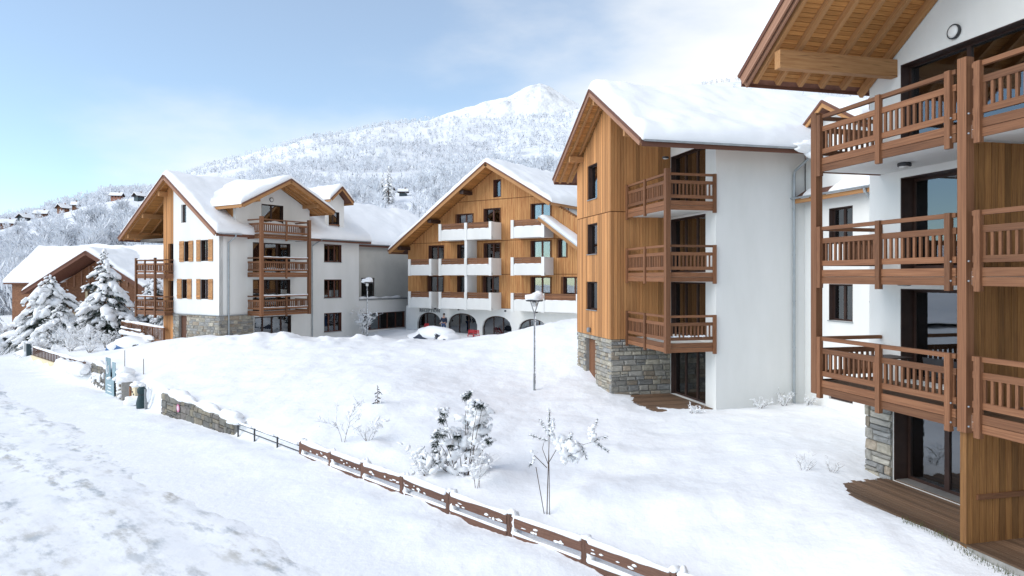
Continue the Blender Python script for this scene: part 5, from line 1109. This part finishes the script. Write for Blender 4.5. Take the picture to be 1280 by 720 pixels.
for (px_, py_, pz_), dr_, L in (((.06, 0, 2.1), (0, 0, 1), .65), ((.06, 0, 2.05), (.35, 0, .9), .4), ((.05, 0, 1.95), (-.9, 0, .25), .5), ((.05, 0, 2.1), (-.5, 0, .85), .45), ((.6, -.05, 1.95), (.1, 0, .9), .2), ((1.25, 0, 1.9), (.7, 0, -.5), .4), ((1.2, 0, 1.95), (.9, 0, .25), .35), ((1.1, 0, 1.95), (.35, 0, .9), .6), ((.9, 0, 1.8), (.3, 0, -.8), .35), ((-.3, 0, 1.5), (-.5, 0, -.7), .25), ((.5, 0, 1.62), (.9, 0, -.1), .3)):
    dv = Vector(dr_).normalized()
    for k in range(70):
        q = rr.uniform(0, 1); p = Vector((px_, py_, pz_))+dv*L*q; e = p+(dv*.6+Vector((rr.gauss(0, .7), rr.gauss(0, .7), rr.gauss(0, .7)))).normalized()*.085; wv = Vector((rr.gauss(0, 1), rr.gauss(0, 1), rr.gauss(0, 1))).normalized()*.008
        nd.face([p-wv, p+wv, e]); 
        if k % 6 == 0: fr.blob(p+Vector((rr.gauss(0, .02), rr.gauss(0, .02), .02)), (.032, .032, .025), k, 0, .4, 1)
nd.build('crown', M['needles'], t, recalc=False)
for c, n, sp, sz_ in (((.58, 0, 1.78), 40, (.26, .2, .14), .105), ((.30, .02, 1.9), 10, (.12, .12, .1), .07), ((1.15, 0, 2.15), 22, (.08, .07, .22), .06), ((.12, 0, 2.3), 10, (.06, .06, .12), .05), ((-.34, 0, 1.62), 8, (.06, .06, .06), .04), ((.62, .05, 1.45), 12, (.2, .15, .08), .08)):
    for k in range(n):
        w_ = sz_*rr.uniform(.5, 1.25); p = Vector(c)+Vector((rr.gauss(0, 1)*sp[0]*.55, rr.gauss(0, 1)*sp[1]*.55, rr.gauss(0, 1)*sp[2]*.55)); pad(fr, p, (rr.gauss(0, 1), rr.gauss(0, 1), rr.gauss(0, .8)), w_*1.4, w_*.95, w_*.75, rr.random()*99)
o = fr.build('snow_load', M['clump_snow'], t, smooth=True); o['kind'] = 'stuff'
for i, (x, y, h, lab) in enumerate(((7.8, 18.18, .55, 'tuft of bare twigs in the snow, farther of two by the terrace'), (8.45, 18.0, .45, 'sparse bare twigs in the snow, nearer to the stone pier'), (9.9, 27.3, .6, 'snow crusted tuft at the foot of the white wall'), (11.0, 27.6, .8, 'taller snow crusted tuft beside the drainpipe'), (7.0, 26.2, .5, 'snow crusted tuft at the edge of the brown terrace'), (11.9, 27.3, .45, 'dark leafy tuft in the wall corner right of the drainpipe'))):
    shrub(lab, 'shrub', x, y, h, 120+i, 8, .8, 'garden_tuft', None, .25 if i in (0, 1) else .8 if i < 5 else .4, 0 if i < 2 else 12, .06, .006 if i < 2 else .012, 2)
t = shrub('small snow covered shrub against the white wall by the lower windows', 'shrub', -12.6, 57.8, 2.3, 140, 6, .3, 'bare_shrub', None, .9, 22, .2, .02)

# ------------------------------------------------------------------ street edge: fence, walls, sign
TF_ = R(135)                          # local x runs along the street edge away from the camera, local y points to the street... (see below)
DV = Vector((-Q, Q, 0)); NV = Vector((-Q, -Q, 0))     # along the edge; towards the street
def edge(y, off=0.0, z=0.0): return Vector((17.06-y, y, 0)) + NV*off + Vector((0, 0, z))
def lump_rope(name, par, pts, r, seed, n=8, flat=.8, seg=.06, mat_='clump_snow'):
    rr = random.Random(seed); P = [Vector(p) for p in pts]; out = []; rad = []
    for a, c in zip(P[:-1], P[1:]):
        k = max(2, int((c-a).length/seg))
        for i in range(k): out.append(a.lerp(c, i/k))
    out.append(P[-1]); m = len(out); off = rr.uniform(0, 99)
    rad = [max(.012, r*(.85+.75*float(fbm(np.array([off+i*seg*1.1]), np.array([seed*.37]), 3)[0]))) for i in range(m)]; rad[0] = rad[-1] = r*.25
    b = MB(); b.tube([p+Vector((0, 0, q*.35)) for p, q in zip(out, rad)], rad, n); o = b.build(name, M[mat_], par, smooth=True); o['kind'] = 'stuff'; return o
fn = thing('wooden_fence', 'low brown two rail timber fence along the street, half buried in snow', 'fence')
posts = [10.6, 12.2, 13.78, 15.4, 17.1, 18.78, 20.3, 21.8, 23.2, 24.66]
for i, y in enumerate(posts):
    g0 = gz(17.06-y, y)
    beam('post', 'fence', fn, edge(y, 0, -.6), edge(y, 0, .66+(.03 if i % 2 else 0)), .14, .14, tuple(DV))
    b = MB(); b.blob(edge(y, -.03, .70), (.12, .12, .07), i, 0, .4, 2); b.blob(edge(y, -.06, .50)+DV*-.13, (.12, .12, .27), i+40, 0, .5, 2); b.blob(edge(y, -.03, .26)+DV*-.11, (.11, .11, .22), i+80, 0, .5, 2); o = b.build('snow_cap', M['clump_snow'], fn, smooth=True); o['kind'] = 'stuff'
for i, (ya, yb) in enumerate(zip(posts[:-1], posts[1:])):
    dz = .02*math.sin(i*2.3)
    beam('rail', 'fence', fn, edge(ya+.03, .045, .50+dz), edge(yb-.03, .045, .50-dz), .05, .23); beam('rail', 'fence', fn, edge(ya+.03, .045, .11), edge(yb-.03, .045, .11+dz), .05, .22)
    lump_rope('rail_snow', fn, [edge(ya+.05, .02, .63+dz), edge(yb-.05, .02, .63-dz)], .085, i+3)
    lump_rope('rail_snow', fn, [edge(ya+.05, .05, .22), edge(yb-.05, .05, .22)], .045, i+33)
    rr = random.Random(i); b = MB()
    for k in range(7): u_ = rr.uniform(.08, .92); pad(b, edge(ya+(yb-ya)*u_, .078, .42+rr.random()**2*.12), DV, .07*rr.uniform(.5, 1.6), .012, .028*rr.uniform(.5, 1.4), k+i*9)
    o = b.build('rail_snow', M['clump_snow'], fn, smooth=True); o['kind'] = 'stuff'
# drift heaped along the street side
mr_ = thing('metal_railing', 'thin dark railing almost buried between the timber fence and street wall', 'railing')
ys = [24.66, 26.0, 27.4, 28.5]
for y in ys[1:]: beam('post', 'darkmetal', mr_, edge(y, 0, -.4), edge(y, 0, .50), .05, .05, tuple(DV))
for a, c in zip(ys[:-1], ys[1:]):
    for z in (.47, .26): b = MB(); b.tube([edge(a, 0, z), edge(c, 0, z)], .022, 6); b.build('rail', M['darkmetal'], mr_)
    lump_rope('rail_snow', mr_, [edge(a+.2, 0, .50), edge(c-.1, 0, .50)], .05, int(a*3))
def street_wall(label, ya, yb, z0, za, zb, th, seed, cap=.2):
    t = thing('stone_wall', label, 'stone wall'); b = MB()
    P0, P1 = edge(ya, .0), edge(yb, .0)
    vs = [p+NV*o+Vector((0, 0, z)) for p, zt in ((P0, za), (P1, zb)) for o in (.0, -th) for z in (z0, zt)]
    b.add(vs, [(0, 1, 3, 2), (4, 6, 7, 5), (0, 4, 5, 1), (2, 3, 7, 6), (0, 2, 6, 4), (1, 5, 7, 3)]); b.build('mortar_core', M['mortar'], t)
    ln = (P1-P0).length; ax = (P1-P0).normalized(); W = Wall(P0, ax, NV)
    n = max(1, int(ln/2.2))
    for i in range(n): stones(t, W, ln*i/n, ln*(i+1)/n, z0+.2, za+(zb-za)*(i+.5)/n, sw=(.32, .7), sh=(.22, .40), dep=.14, d=.0, seed=seed+i, kinds=STONE_DARK)
    lump_rope('snow_cap', t, [edge(ya, -.16, za+.02), edge((ya+yb)/2, -.16, (za+zb)/2+.02), edge(yb, -.16, zb+.02)], cap, seed, 10)
    return t
w2 = street_wall('longer rubble stone wall along the street with a small round sign', 35.0, 28.75, -.8, .66, .46, .35, 40, .24)
w1 = street_wall('short rubble stone wall along the street left of the blue grey sign', 44.4, 39.2, -.8, 1.02, .62, .35, 60, .22)
rr = random.Random(2); b = MB()
for k in range(16): b.blob(edge(rr.uniform(42.2, 43.9), .06, rr.uniform(-.1, .45)), (rr.uniform(.08, .25), .08, rr.uniform(.06, .16)), k, 0, .5, 2)
o = b.build('snow_splash', M['clump_snow'], w1, smooth=True); o['kind'] = 'stuff'
b = MB(); q0 = edge(28.7, -.1); b.blob((q0.x, q0.y, .50), (.42, .38, .13), 7, 0, .4, 3); o = b.build('snow_cap', M['clump_snow'], w2, smooth=True); o['kind'] = 'stuff'
SR_ = Matrix((-DV, Vector((0, 0, 1)), NV)).transposed()      # local x to the right seen from the street, y up, z out of the wall
def plate(name, par, y, off, z, w_, h_, m, th=.03):
    return link(name, unit_any(m), par, Matrix.LocRotScale(edge(y, off, z), SR_.to_quaternion(), Vector((w_, h_, th))))
def unit_any(m):
    return unit(m)
rs = thing('round_sign', 'small round pink and white sign fixed to the longer stone wall', 'sign', tuple(edge(33.2, .10, .22)))
b = MB(); b.lathe([(.19, -.01), (.19, .012)], (0, 0, 0), 20); b.v = [tuple(SR_ @ Vector(v)) for v in b.v]; b.build('rim', plain('pink_paint', (.62, .20, .34)), rs)
b = MB(); b.lathe([(.125, .013), (.125, .02)], (0, 0, 0), 20); b.v = [tuple(SR_ @ Vector(v)) for v in b.v]; b.build('disc', plain('pale_pink', (.72, .55, .62)), rs)
# blue grey sign of two panels
plain('sign_blue', (.19, .29, .33), .5); plain('sign_pale', (.27, .38, .42), .5); plain('sign_white', (.8, .82, .83), .5); plain('sign_dark', (.05, .075, .085), .5)
sg = thing('entrance_sign', 'blue grey two panel sign with white emblem standing against the short stone wall', 'sign')
plate('upper_panel', sg, 41.35, .16, 1.08, .95, 1.25, 'sign_blue'); plate('side_panel', sg, 40.62, .12, 1.02, .62, 1.0, 'sign_pale'); plate('lower_panel', sg, 40.95, .22, -.02, 1.75, 1.12, 'sign_pale'); plate('side', sg, 39.98, .08, -.02, .42, 1.12, 'sign_dark', .25)
b = MB(); pts = [(-.18, .42, .03), (-.18, -.1, .03), (-.10, -.28, .03), (.06, -.30, .03), (.16, -.18, .03), (.18, .2, .03)]
c0 = edge(41.35, .16, 1.06); b.tube([c0 + SR_ @ Vector(p) for p in pts], .045, 6); b.build('emblem', M['sign_white'], sg)
for k, (w_, z) in enumerate(((.8, .12), (.55, -.06), (.9, -.26))): plate('text_line', sg, 40.95, .242, z, w_, .06, 'sign_white', .012)
b = MB(); c = edge(40.15, -.25, .85); b.blob(c, (.5, .4, .4), 3, 0, .35, 3); b.blob(edge(39.95, .1, .66), (.3, .3, .16), 5, 0, .35, 3); b.blob(edge(41.95, .2, .52), (.12, .12, .17), 6, 0, .3, 2); b.blob(edge(40.95, .24, .54), (.14, .10, .10), 8, 0, .3, 2); o = b.build('snow_cap', M['clump_snow'], sg, smooth=True); o['kind'] = 'stuff'
# pillar with snow in its joints, boxes, wrapped bollard
pl = thing('stone_pillar', 'squat stone pillar right of the blue grey sign', 'pillar'); b = MB(); c = edge(39.35, .05, 0)
b.add([c+DV*a+NV*o+Vector((0, 0, z)) for a in (-.45, .4) for o in (-.3, .25) for z in (-.7, .55)], [(0, 1, 3, 2), (4, 6, 7, 5), (0, 4, 5, 1), (2, 3, 7, 6), (0, 2, 6, 4), (1, 5, 7, 3)]); b.build('core', M['mortar'], pl)
stones(pl, Wall(edge(39.75, .30), -DV, NV), 0, .8, -.4, .55, sw=(.25, .5), sh=(.2, .32), dep=.1, d=0, seed=77)
b = MB(); rr = random.Random(9)
for k in range(12): b.blob(edge(39.35+rr.uniform(-.25, .25), .34, -.3+.07*k), (.15*rr.uniform(.5, 1), .08, .07), k, 0, .5, 2)
b.blob(edge(39.3, 0, .66), (.5, .45, .22), 2, 0, .3, 3); o = b.build('snow_cap', M['clump_snow'], pl, smooth=True); o['kind'] = 'stuff'
gp_ = thing('gate_post', 'thin dark gate post between the stone pillar and the beige box', 'post'); beam('shaft', 'rail', gp_, edge(38.4, .1, -.6), edge(38.4, .1, .45), .14, .14, tuple(DV)); beam('cap', 'darkmetal', gp_, edge(38.4, .1, .452), edge(38.4, .1, .48), .17, .17, tuple(DV))
lb = thing('letter_boxes', 'beige letter boxes with dark slots crusted with snow', 'letterbox'); plate('box', lb, 37.75, .08, .25, .62, .55, 'cream', .3)
for k in range(3): plate('slot', lb, 38.0-.0-.14*k, .24, .36-.12*k, .16, .10, 'darkmetal', .02)
for a in (-.2, .2): beam('leg', 'darkmetal', lb, edge(37.75+a, .08, -.7), edge(37.75+a, .08, -.03), .05, .05, tuple(DV))
b = MB(); b.blob(edge(37.75, .05, .62), (.38, .3, .18), 6, 0, .35, 3); b.blob(edge(37.6, .25, -.2), (.45, .25, .3), 8, 0, .35, 3); o = b.build('snow_cap', M['clump_snow'], lb, smooth=True); o['kind'] = 'stuff'
wb = thing('wrapped_bollard', 'dark green wrapped bollard with a narrow neck at the street entrance', 'bollard', tuple(edge(36.95, .15, -.75)))
b = MB(); b.lathe([(.17, 0), (.25, .2), (.27, .55), (.20, .85), (.16, 1.0), (.22, 1.12), (.22, 1.3), (.12, 1.42), (.02, 1.46)], (0, 0, 0), 16); b.build('cover', plain('dark_green_cover', (.035, .065, .072), .6), wb, smooth=True)
b = MB(); b.lathe([(.175, .96), (.185, .99), (.175, 1.02)], (0, 0, 0), 16); b.build('tie', M['darkmetal'], wb); b = MB(); b.blob((0, 0, 1.5), (.16, .16, .1), 3, 0, .3, 2); o = b.build('snow_cap', M['clump_snow'], wb, smooth=True); o['kind'] = 'stuff'
gp2 = thing('gate_post', 'pale weathered gate post right beside the dark green bollard', 'post'); beam('shaft', 'greymetal', gp2, edge(36.45, .15, -.6), edge(36.45, .15, .62), .12, .12, tuple(DV)); b = MB(); b.blob(edge(36.45, .05, .3), (.12, .12, .42), 3, 0, .4, 2); o = b.build('snow_cap', M['clump_snow'], gp2, smooth=True); o['kind'] = 'stuff'
for (px, Y, zt, lab) in ((156, 41.5, 2.15, 'thin snow stake behind the blue grey sign'), (179.5, 40.5, 1.75, 'thin snow stake behind the dark green bollard')):
    x = (px-640)/853*Y; t = thing('snow_stake', lab, 'stake', (x, Y, gz(x, Y)-.2)); h = zt-gz(x, Y)+.2
    b = MB(); b.tube([(0, 0, 0), (0, 0, h)], .022, 6); b.build('rod', M['bark'], t); b = MB(); b.blob((0, 0, h), (.04, .04, .05), 1, 0, .2, 1); b.build('cap', M['clump_snow'], t)
# picket fence far down the street
pf = thing('picket_fence', 'dark brown picket fence on a low beige wall far down the street', 'fence')
b = MB(); P0, P1 = edge(57.5, 0), edge(49.4, 0)
b.add([p+NV*o+Vector((0, 0, z)) for p, zt in ((P0, .0), (P1, .15)) for o in (.1, -.15) for z in (-.9, zt)], [(0, 1, 3, 2), (4, 6, 7, 5), (0, 4, 5, 1), (2, 3, 7, 6), (0, 2, 6, 4), (1, 5, 7, 3)]); b.build('plinth', M['cream'], pf)
n = 22
for i in range(n): y = 57.2-(57.2-49.5)*i/(n-1); beam('picket', 'fence', pf, edge(y, .0, -.1), edge(y, .0, .78), .05, .14, tuple(DV))
beam('rail', 'fence', pf, edge(57.3, -.05, .60), edge(45.6, -.05, .85), .05, .1); lump_rope('rail_snow', pf, [edge(57.3, -.02, .72), edge(50, -.02, .80), edge(45.8, -.02, .92)], .12, 71)
lump_rope('rail_snow', pf, [edge(50, .1, .1), edge(47, .25, .2), edge(45, .2, .3)], .42, 73)
for y in (48.6, 47.7, 46.8, 45.9): beam('post', 'fence', pf, edge(y, -.05, 0), edge(y, -.05, .86), .1, .12, tuple(DV))
gp3 = thing('gate_pillar', 'dark blue gate pillar at the far end of the picket fence', 'pillar'); beam('shaft', 'sign_dark', gp3, edge(58.0, .1, -.6), edge(58.0, .1, .95), .35, .35, tuple(DV)); b = MB(); b.blob(edge(58, .1, 1.02), (.26, .26, .12), 3, 0, .3, 2); o = b.build('snow_cap', M['clump_snow'], gp3, smooth=True); o['kind'] = 'stuff'
gp4 = thing('gate_pillar', 'pale gate pillar at the far end beyond the dark blue one', 'pillar'); beam('shaft', 'white', gp4, edge(59.0, .1, -.6), edge(59.0, .1, .9), .3, .3, tuple(DV)); b = MB(); b.blob(edge(59, .1, .97), (.24, .24, .12), 5, 0, .3, 2); o = b.build('snow_cap', M['clump_snow'], gp4, smooth=True); o['kind'] = 'stuff'
# balustrade by the timber corner
bs = thing('terrace_balustrade', 'long low brown balustrade with snow left of the timber clad corner', 'balustrade')
P0, P1 = Vector((-34.0, 59.5, 0)), Vector((-26.3, 51.6, 0)); ax = (P1-P0).normalized(); n = 34
for k in range(n+1): beam('baluster', 'rail', bs, P0.lerp(P1, k/n)+Vector((0, 0, 1.6)), P0.lerp(P1, k/n)+Vector((0, 0, 2.62)), .05, .08, tuple(ax))
for k in range(5): beam('post', 'rail', bs, P0.lerp(P1, k/4)+Vector((0, 0, 1.2)), P0.lerp(P1, k/4)+Vector((0, 0, 2.75)), .13, .13, tuple(ax))
for z in (2.68, 1.72): beam('rail', 'rail', bs, P0+Vector((0, 0, z)), P1+Vector((0, 0, z)), .09, .11)
lump_rope('rail_snow', bs, [P0+Vector((0, 0, 2.75)), P1+Vector((0, 0, 2.75))], .11, 91); lump_rope('rail_snow', bs, [P0+Vector((0, -.1, 2.2)), P0.lerp(P1, .5)+Vector((0, -.1, 2.2))], .09, 92); lump_rope('rail_snow', bs, [P0+Vector((0, -.2, 1.75)), P0.lerp(P1, .8)+Vector((0, -.2, 1.75))], .2, 93)

# ------------------------------------------------------------------ street lamps
def lamp_post(label, x, y, zd, rd, seed, fork=True):
    z = gz(x, y)-.15; t = thing('lamp_post', label, 'lamp post', (x, y, z), 0, 'lamp posts on the lawn'); h = zd-z
    b = MB(); b.lathe([(.06, 0), (.056, .9), (.04, .95), (.036, h-.62), (.06, h-.60), (.06, h-.52)], (0, 0, 0), 12); b.build('pole', M['greymetal'], t)
    if fork:
        for k in range(4):
            a = math.pi/4+k*math.pi/2; b = MB(); b.tube([(0, 0, h-.62), (math.cos(a)*.10, math.sin(a)*.10, h-.42), (math.cos(a)*rd*.62, math.sin(a)*rd*.62, h-.04)], .022, 6); b.build('arm', M['greymetal'], t)
    else:
        b = MB(); b.tube([(0, 0, h-.6), (0, 0, h)], .035, 8); b.build('arm', M['greymetal'], t)
    b = MB(); b.lathe([(rd*.2, h-.06), (rd*.9, h-.05), (rd, h), (rd*.9, h+.04)], (0, 0, 0), 24); b.build('lamp_head', M['darkmetal'], t); b = MB(); b.lathe([(.04, h-.30), (.11, h-.25), (.12, h-.1), (.08, h-.06)], (0, 0, 0), 12); b.build('lamp_glass', M['lampglass'], t)
    b = MB(); b.blob((0, 0, h+.13), (rd*1.08, rd*1.08, .19), seed, 0, .22, 3); b.blob((rd*.35, 0, h+.25), (rd*.6, rd*.6, .16), seed+1, 0, .3, 3)
    o = b.build('snow_cap', M['clump_snow'], t, smooth=True); o['kind'] = 'stuff'
    rr = random.Random(seed); b = MB()
    for k in range(60): q = rr.uniform(.2, h-.7); b.blob((.045+rr.uniform(-.01, .01), rr.uniform(-.04, -.02), q), (.022, .022, .045), k, 0, .3, 1)
    o = b.build('pole_snow', M['clump_snow'], t, smooth=True); o['kind'] = 'stuff'
lamp_post('tall forked lamp post in the middle of the lawn with a snow capped disc', 1.05, 31.9, 5.5, .42, 3)
lamp_post('farther lamp post with a snowy flat head in front of the link block', -11.46, 54, 6.15, .42, 9, False)

# ------------------------------------------------------------------ cars under snow
def car(label, x, y, z, rz, paint, seed, sn=.35):
    t = thing('parked_car', label, 'car', (x, y, z), rz, 'cars parked under snow'); P_ = plain(paint[0], paint[1], .35, spec=.5)
    prof = [(-2.05, .38), (-2.12, .62), (-2.0, .86), (-1.25, .93), (-.55, 1.38), (.75, 1.42), (1.55, 1.0), (2.02, .93), (2.1, .6), (2.05, .36)]
    b = MB(); vs = []
    for yy, k in ((-.86, .97), (-.80, 1), (.80, 1), (.86, .97)): vs += [(px_*k, yy*(1 if pz_ < 1 else .84), pz_) for px_, pz_ in prof]
    n = len(prof); fs = [(i*n+j, i*n+j+1, (i+1)*n+j+1, (i+1)*n+j) for i in range(3) for j in range(n-1)] + [(i*n+n-1, i*n, (i+1)*n, (i+1)*n+n-1) for i in range(3)] + [tuple(range(n))[::-1], tuple(range(3*n, 4*n))]
    b.add(vs, fs); b.build('body', P_, t)
    gl = M['frame']
    for s_ in (-1, 1):
        b = MB(); b.prism([(-1.05, s_*.80, .98), (-.5, s_*.735, 1.32), (.7, s_*.735, 1.35), (1.35, s_*.80, 1.0)], (0, s_*.012, 0)); b.build('side_window', M['darkmetal'], t)
    for xx, x2 in ((-1.22, -.58), (1.52, .80)):
        b = MB(); dx = -.015 if xx < 0 else .015; b.prism([(xx, -.66, .98), (xx, .66, .98), (x2, .58, 1.36), (x2, -.58, 1.36)], (dx, 0, .012)); b.build('windscreen', M['darkmetal'], t)
    for xx in (-1.3, 1.3):
        for s_ in (-1, 1):
            b = MB(); b.lathe([(.2, -.1), (.31, -.1), (.33, -.06), (.33, .06), (.31, .1), (.2, .1)], (xx, s_*.78, .33), 16, axis='y'); wo = b.build('wheel', M['tyre'], t)
            b = MB(); b.lathe([(.2, -.02), (.19, .02), (.05, .03)], (xx, s_*.78+s_*.09, .33), 12, axis='y'); b.build('rim', M['greymetal'], wo)
    for s_ in (-1, 1): piece('headlight', 'lampglass', t, (-2.08, s_*.6, .68), (.06, .32, .14))
    b = MB(); b.blob((.1, 0, 1.22), (1.75, .95, sn*1.35), seed, 0, .18, 3); b.blob((-1.5, 0, .88), (.85, .95, sn), seed+1, 0, .2, 3); b.blob((1.7, 0, .95), (.7, .95, sn*.9), seed+2, 0, .2, 3)
    b.blob((0, -1.0, .1), (2.3, .55, .45), seed+3, 0, .3, 3); b.blob((-2.2, 0, .1), (.6, 1.0, .45), seed+4, 0, .3, 3)
    o = b.build('snow_cap', M['clump_snow'], t, smooth=True); o['kind'] = 'stuff'
car('dark blue car under a thick snow hump in front of the reception arches', -6.0, 52.2, 1.05, R(-38), ('dark_blue_paint', (.02, .03, .06)), 3, .42)
car('blue car buried in snow on the lawn left of the gabled block', -30.2, 54.5, .15, R(-20), ('blue_paint', (.05, .13, .30)), 13, .40)
car('dark car crusted with snow at the left edge by the gate pillars', -46.4, 64.5, -.1, R(10), ('black_paint', (.02, .022, .027)), 23, .34)
car('dark red car under snow behind the crusted dark car', -51.6, 72.5, .35, R(14), ('dark_red_paint', (.11, .02, .022)), 33, .36)

# ------------------------------------------------------------------ by the reception: red chairs, a person
def red_chair(label, x, y, rz):
    t = thing('garden_chair', label, 'chair', (x, y, gz(x, y)-.32), rz, 'red chairs by the arches'); r_ = plain('red_paint', (.55, .03, .04), .4)
    for s_ in (-1, 1):
        b = MB(); b.tube([(s_*.22, -.25, 0), (s_*.22, .2, .85)], .025, 6); b.build('leg', r_, t); b = MB(); b.tube([(s_*.22, .28, 0), (s_*.22, -.2, .46)], .025, 6); b.build('leg', r_, t)
    b = MB()
    for k in range(4): b.box(-.22, .22, -.2+.11*k, -.11+.11*k, .45, .475)
    o = b.build('seat', r_, t); b = MB()
    for k in range(3): b.box(-.22, .22, .10+.025*k, .13+.025*k, .58+.1*k, .66+.1*k)
    b.build('backrest', r_, t)
cl = lambda x, y: (bC.matrix_basis @ Vector((x, y, 0))).xy
for i, (x, y, lab) in enumerate(((-6.6, .2, 'red chair half buried in snow before the arch nearest the link block'), (-1.3, -.3, 'red chair in snow between the second and third arch'), (-.8, -.2, 'red chair in snow closest to the middle of the third arch'))): p = cl(x, y); red_chair(lab, p.x, p.y, TD_+.4*i)
def person(label, x, y, z, rz):
    t = thing('person', label, 'person', (x, y, z), rz)
    def skin(name, V, Ed, Rr, m, root=0, sub=2):
        me = bpy.data.meshes.new(name); me.from_pydata(V, Ed, []); o = link(name, me, t); me.materials.append(m)
        md = o.modifiers.new('skin', 'SKIN'); md.use_smooth_shade = True
        for i, r_ in enumerate(Rr): me.skin_vertices[0].data[i].radius = (r_, r_) if not isinstance(r_, tuple) else r_; me.skin_vertices[0].data[i].use_root = i == root
        s_ = o.modifiers.new('sub', 'SUBSURF'); s_.levels = sub; s_.render_levels = sub
        dg = bpy.context.evaluated_depsgraph_get(); m2 = bpy.data.meshes.new_from_object(o.evaluated_get(dg)); o.modifiers.clear(); o.data = m2; return o
    skn = plain('skin', (.55, .32, .23), .6); jk = plain('navy_jacket', (.02, .03, .06), .7); tr_ = plain('blue_trousers', (.05, .09, .20), .8); hr = plain('brown_hair', (.05, .03, .02), .7)
    V = [(0, 0, .95), (0, -.01, 1.15), (0, 0, 1.38), (0, 0, 1.47), (0, -.01, 1.55), (0, -.03, 1.68), (.19, 0, 1.40), (.27, -.03, 1.14), (.25, -.17, .96), (-.19, 0, 1.40), (-.27, -.03, 1.14), (-.22, -.22, 1.02), (.10, 0, .9), (.12, -.02, .5), (.12, .02, .09), (.13, -.14, .04), (-.10, 0, .9), (-.12, -.04, .5), (-.13, .02, .09), (-.14, -.14, .04)]
    E_ = [(0, 1), (1, 2), (2, 3), (3, 4), (4, 5), (2, 6), (6, 7), (7, 8), (2, 9), (9, 10), (10, 11), (0, 12), (12, 13), (13, 14), (14, 15), (0, 16), (16, 17), (17, 18), (18, 19)]
    skin('body', V, E_, [(.16, .11), (.15, .11), (.15, .10), .06, .075, .09, .075, .055, .035, .075, .055, .035, .10, .065, .045, .04, .10, .065, .045, .04], skn)
    skin('jacket', V[:3]+[V[6], V[7], (.255, -.14, .99), V[9], V[10], (-.225, -.19, 1.04)], [(0, 1), (1, 2), (2, 3), (3, 4), (4, 5), (2, 6), (6, 7), (7, 8)], [(.185, .13), (.175, .13), (.165, .115), .09, .07, .055, .09, .07, .055], jk)
    skin('trousers', [V[0]]+V[12:15]+V[16:19], [(0, 1), (1, 2), (2, 3), (0, 4), (4, 5), (5, 6)], [(.175, .125), .115, .08, .065, .115, .08, .065], tr_)
    for hx, hv in ((.25, Vector(V[8])), (-.22, Vector(V[11]))):
        Vh = [tuple(hv), tuple(hv+Vector((0, -.05, -.04)))]; Eh = [(0, 1)]
        for k in range(5):
            a = (k-2)*.018; i = len(Vh); L = (.05, .07, .078, .07, .055)[k]; p = hv+Vector((a, -.06, -.05)); Vh += [tuple(p), tuple(p+Vector((a*.3, -L*.6, -L*.35))), tuple(p+Vector((a*.3, -L*.7, -L*.9)))]; Eh += [(1, i), (i, i+1), (i+1, i+2)]
        skin('hand', Vh, Eh, [.03, .032]+[.010, .009, .008]*5, skn, 0, 1)
    b = MB(); b.blob((0, .02, 1.73), (.10, .115, .095), 2, 0, .08, 3); b.build('hair', hr, t, smooth=True)
    b = MB(); b.blob((0, -.125, 1.67), (.016, .03, .025), 1, 0, 0, 1); b.build('nose', skn, t)
    for s_ in (-1, 1): b = MB(); b.blob((s_*.035, -.108, 1.695), (.014, .01, .009), 1, 0, 0, 1); b.build('eye', M['darkmetal'], t)
    b = MB(); b.blob((0, -.112, 1.635), (.028, .008, .007), 1, 0, 0, 1); b.build('mouth', plain('lips', (.35, .12, .11)), t)
p = cl(-4.3, -.1); person('person in a navy jacket and blue trousers standing before the second arch', p.x, p.y, gz(p.x, p.y)-.03, TD_+R(20))

# ------------------------------------------------------------------ village houses on the slope
def house(label, px, Y, L, W_, hw, hr_, rz, wall):
    k_ = Y/853*.62; L *= k_; W_ *= k_; hw *= k_; hr_ *= k_; x = (px-640)/853*Y
    t = thing('hill_house', label, 'house', (x, Y, float(hill_z(np.array([px]), np.array([Y]))[0])+.9), R(rz), 'village chalets on the hillside')
    b = MB(); b.box(-L/2, L/2, -W_/2, W_/2, -4, hw); b.prism([(-L/2, -W_/2, hw), (-L/2, W_/2, hw), (-L/2, 0, hw+hr_)], (L, 0, 0)); wl = b.build('wall', wall, t)
    for xx in np.linspace(-L*.32, L*.32, 3):
        b = MB(); b.box(xx-.25, xx+.25, -W_/2-.03, -W_/2, hw-.9, hw-.3); wo = b.build('window', M['frame'], wl); 
    b = MB(); b.box(-L/2-.03, -L/2, -.3, .3, hw-.9, hw-.2); b.build('window', M['frame'], wl); b = MB(); b.box(L/2, L/2+.03, -.3, .3, hw-.9, hw-.2); b.build('window', M['frame'], wl)
    b = MB()
    for s_ in (-1, 1): b.prism([(-L/2-.8, 0, hw+hr_+.25), (-L/2-.8, s_*(W_/2+.5), hw-.25), (-L/2-.8, s_*(W_/2+.5), hw-.5), (-L/2-.8, 0, hw+hr_)], (L+1.6, 0, 0))
    ro = b.build('roof', M['frame'], t)
    b = MB()
    for s_ in (-1, 1): b.prism([(-L/2-.7, 0, hw+hr_+.60), (-L/2-.7, s_*(W_/2+.5), hw+.1), (-L/2-.7, s_*(W_/2+.52), hw-.22), (-L/2-.7, 0, hw+hr_+.27)], (L+1.4, 0, 0))
    o = b.build('roof_snow', M['roof_snow'], ro); o['kind'] = 'stuff'
    b = MB(); b.box(L*.2, L*.2+.4, -.2, .2, hw+hr_*.5, hw+hr_+.9); b.build('chimney', M['rail'], ro)
plain('red_render', (.40, .19, .13))
for h_, (px_, Y_) in zip(HOUSES, HSPOT): house(h_[0], px_, Y_, *h_[3:8], M[h_[8]])
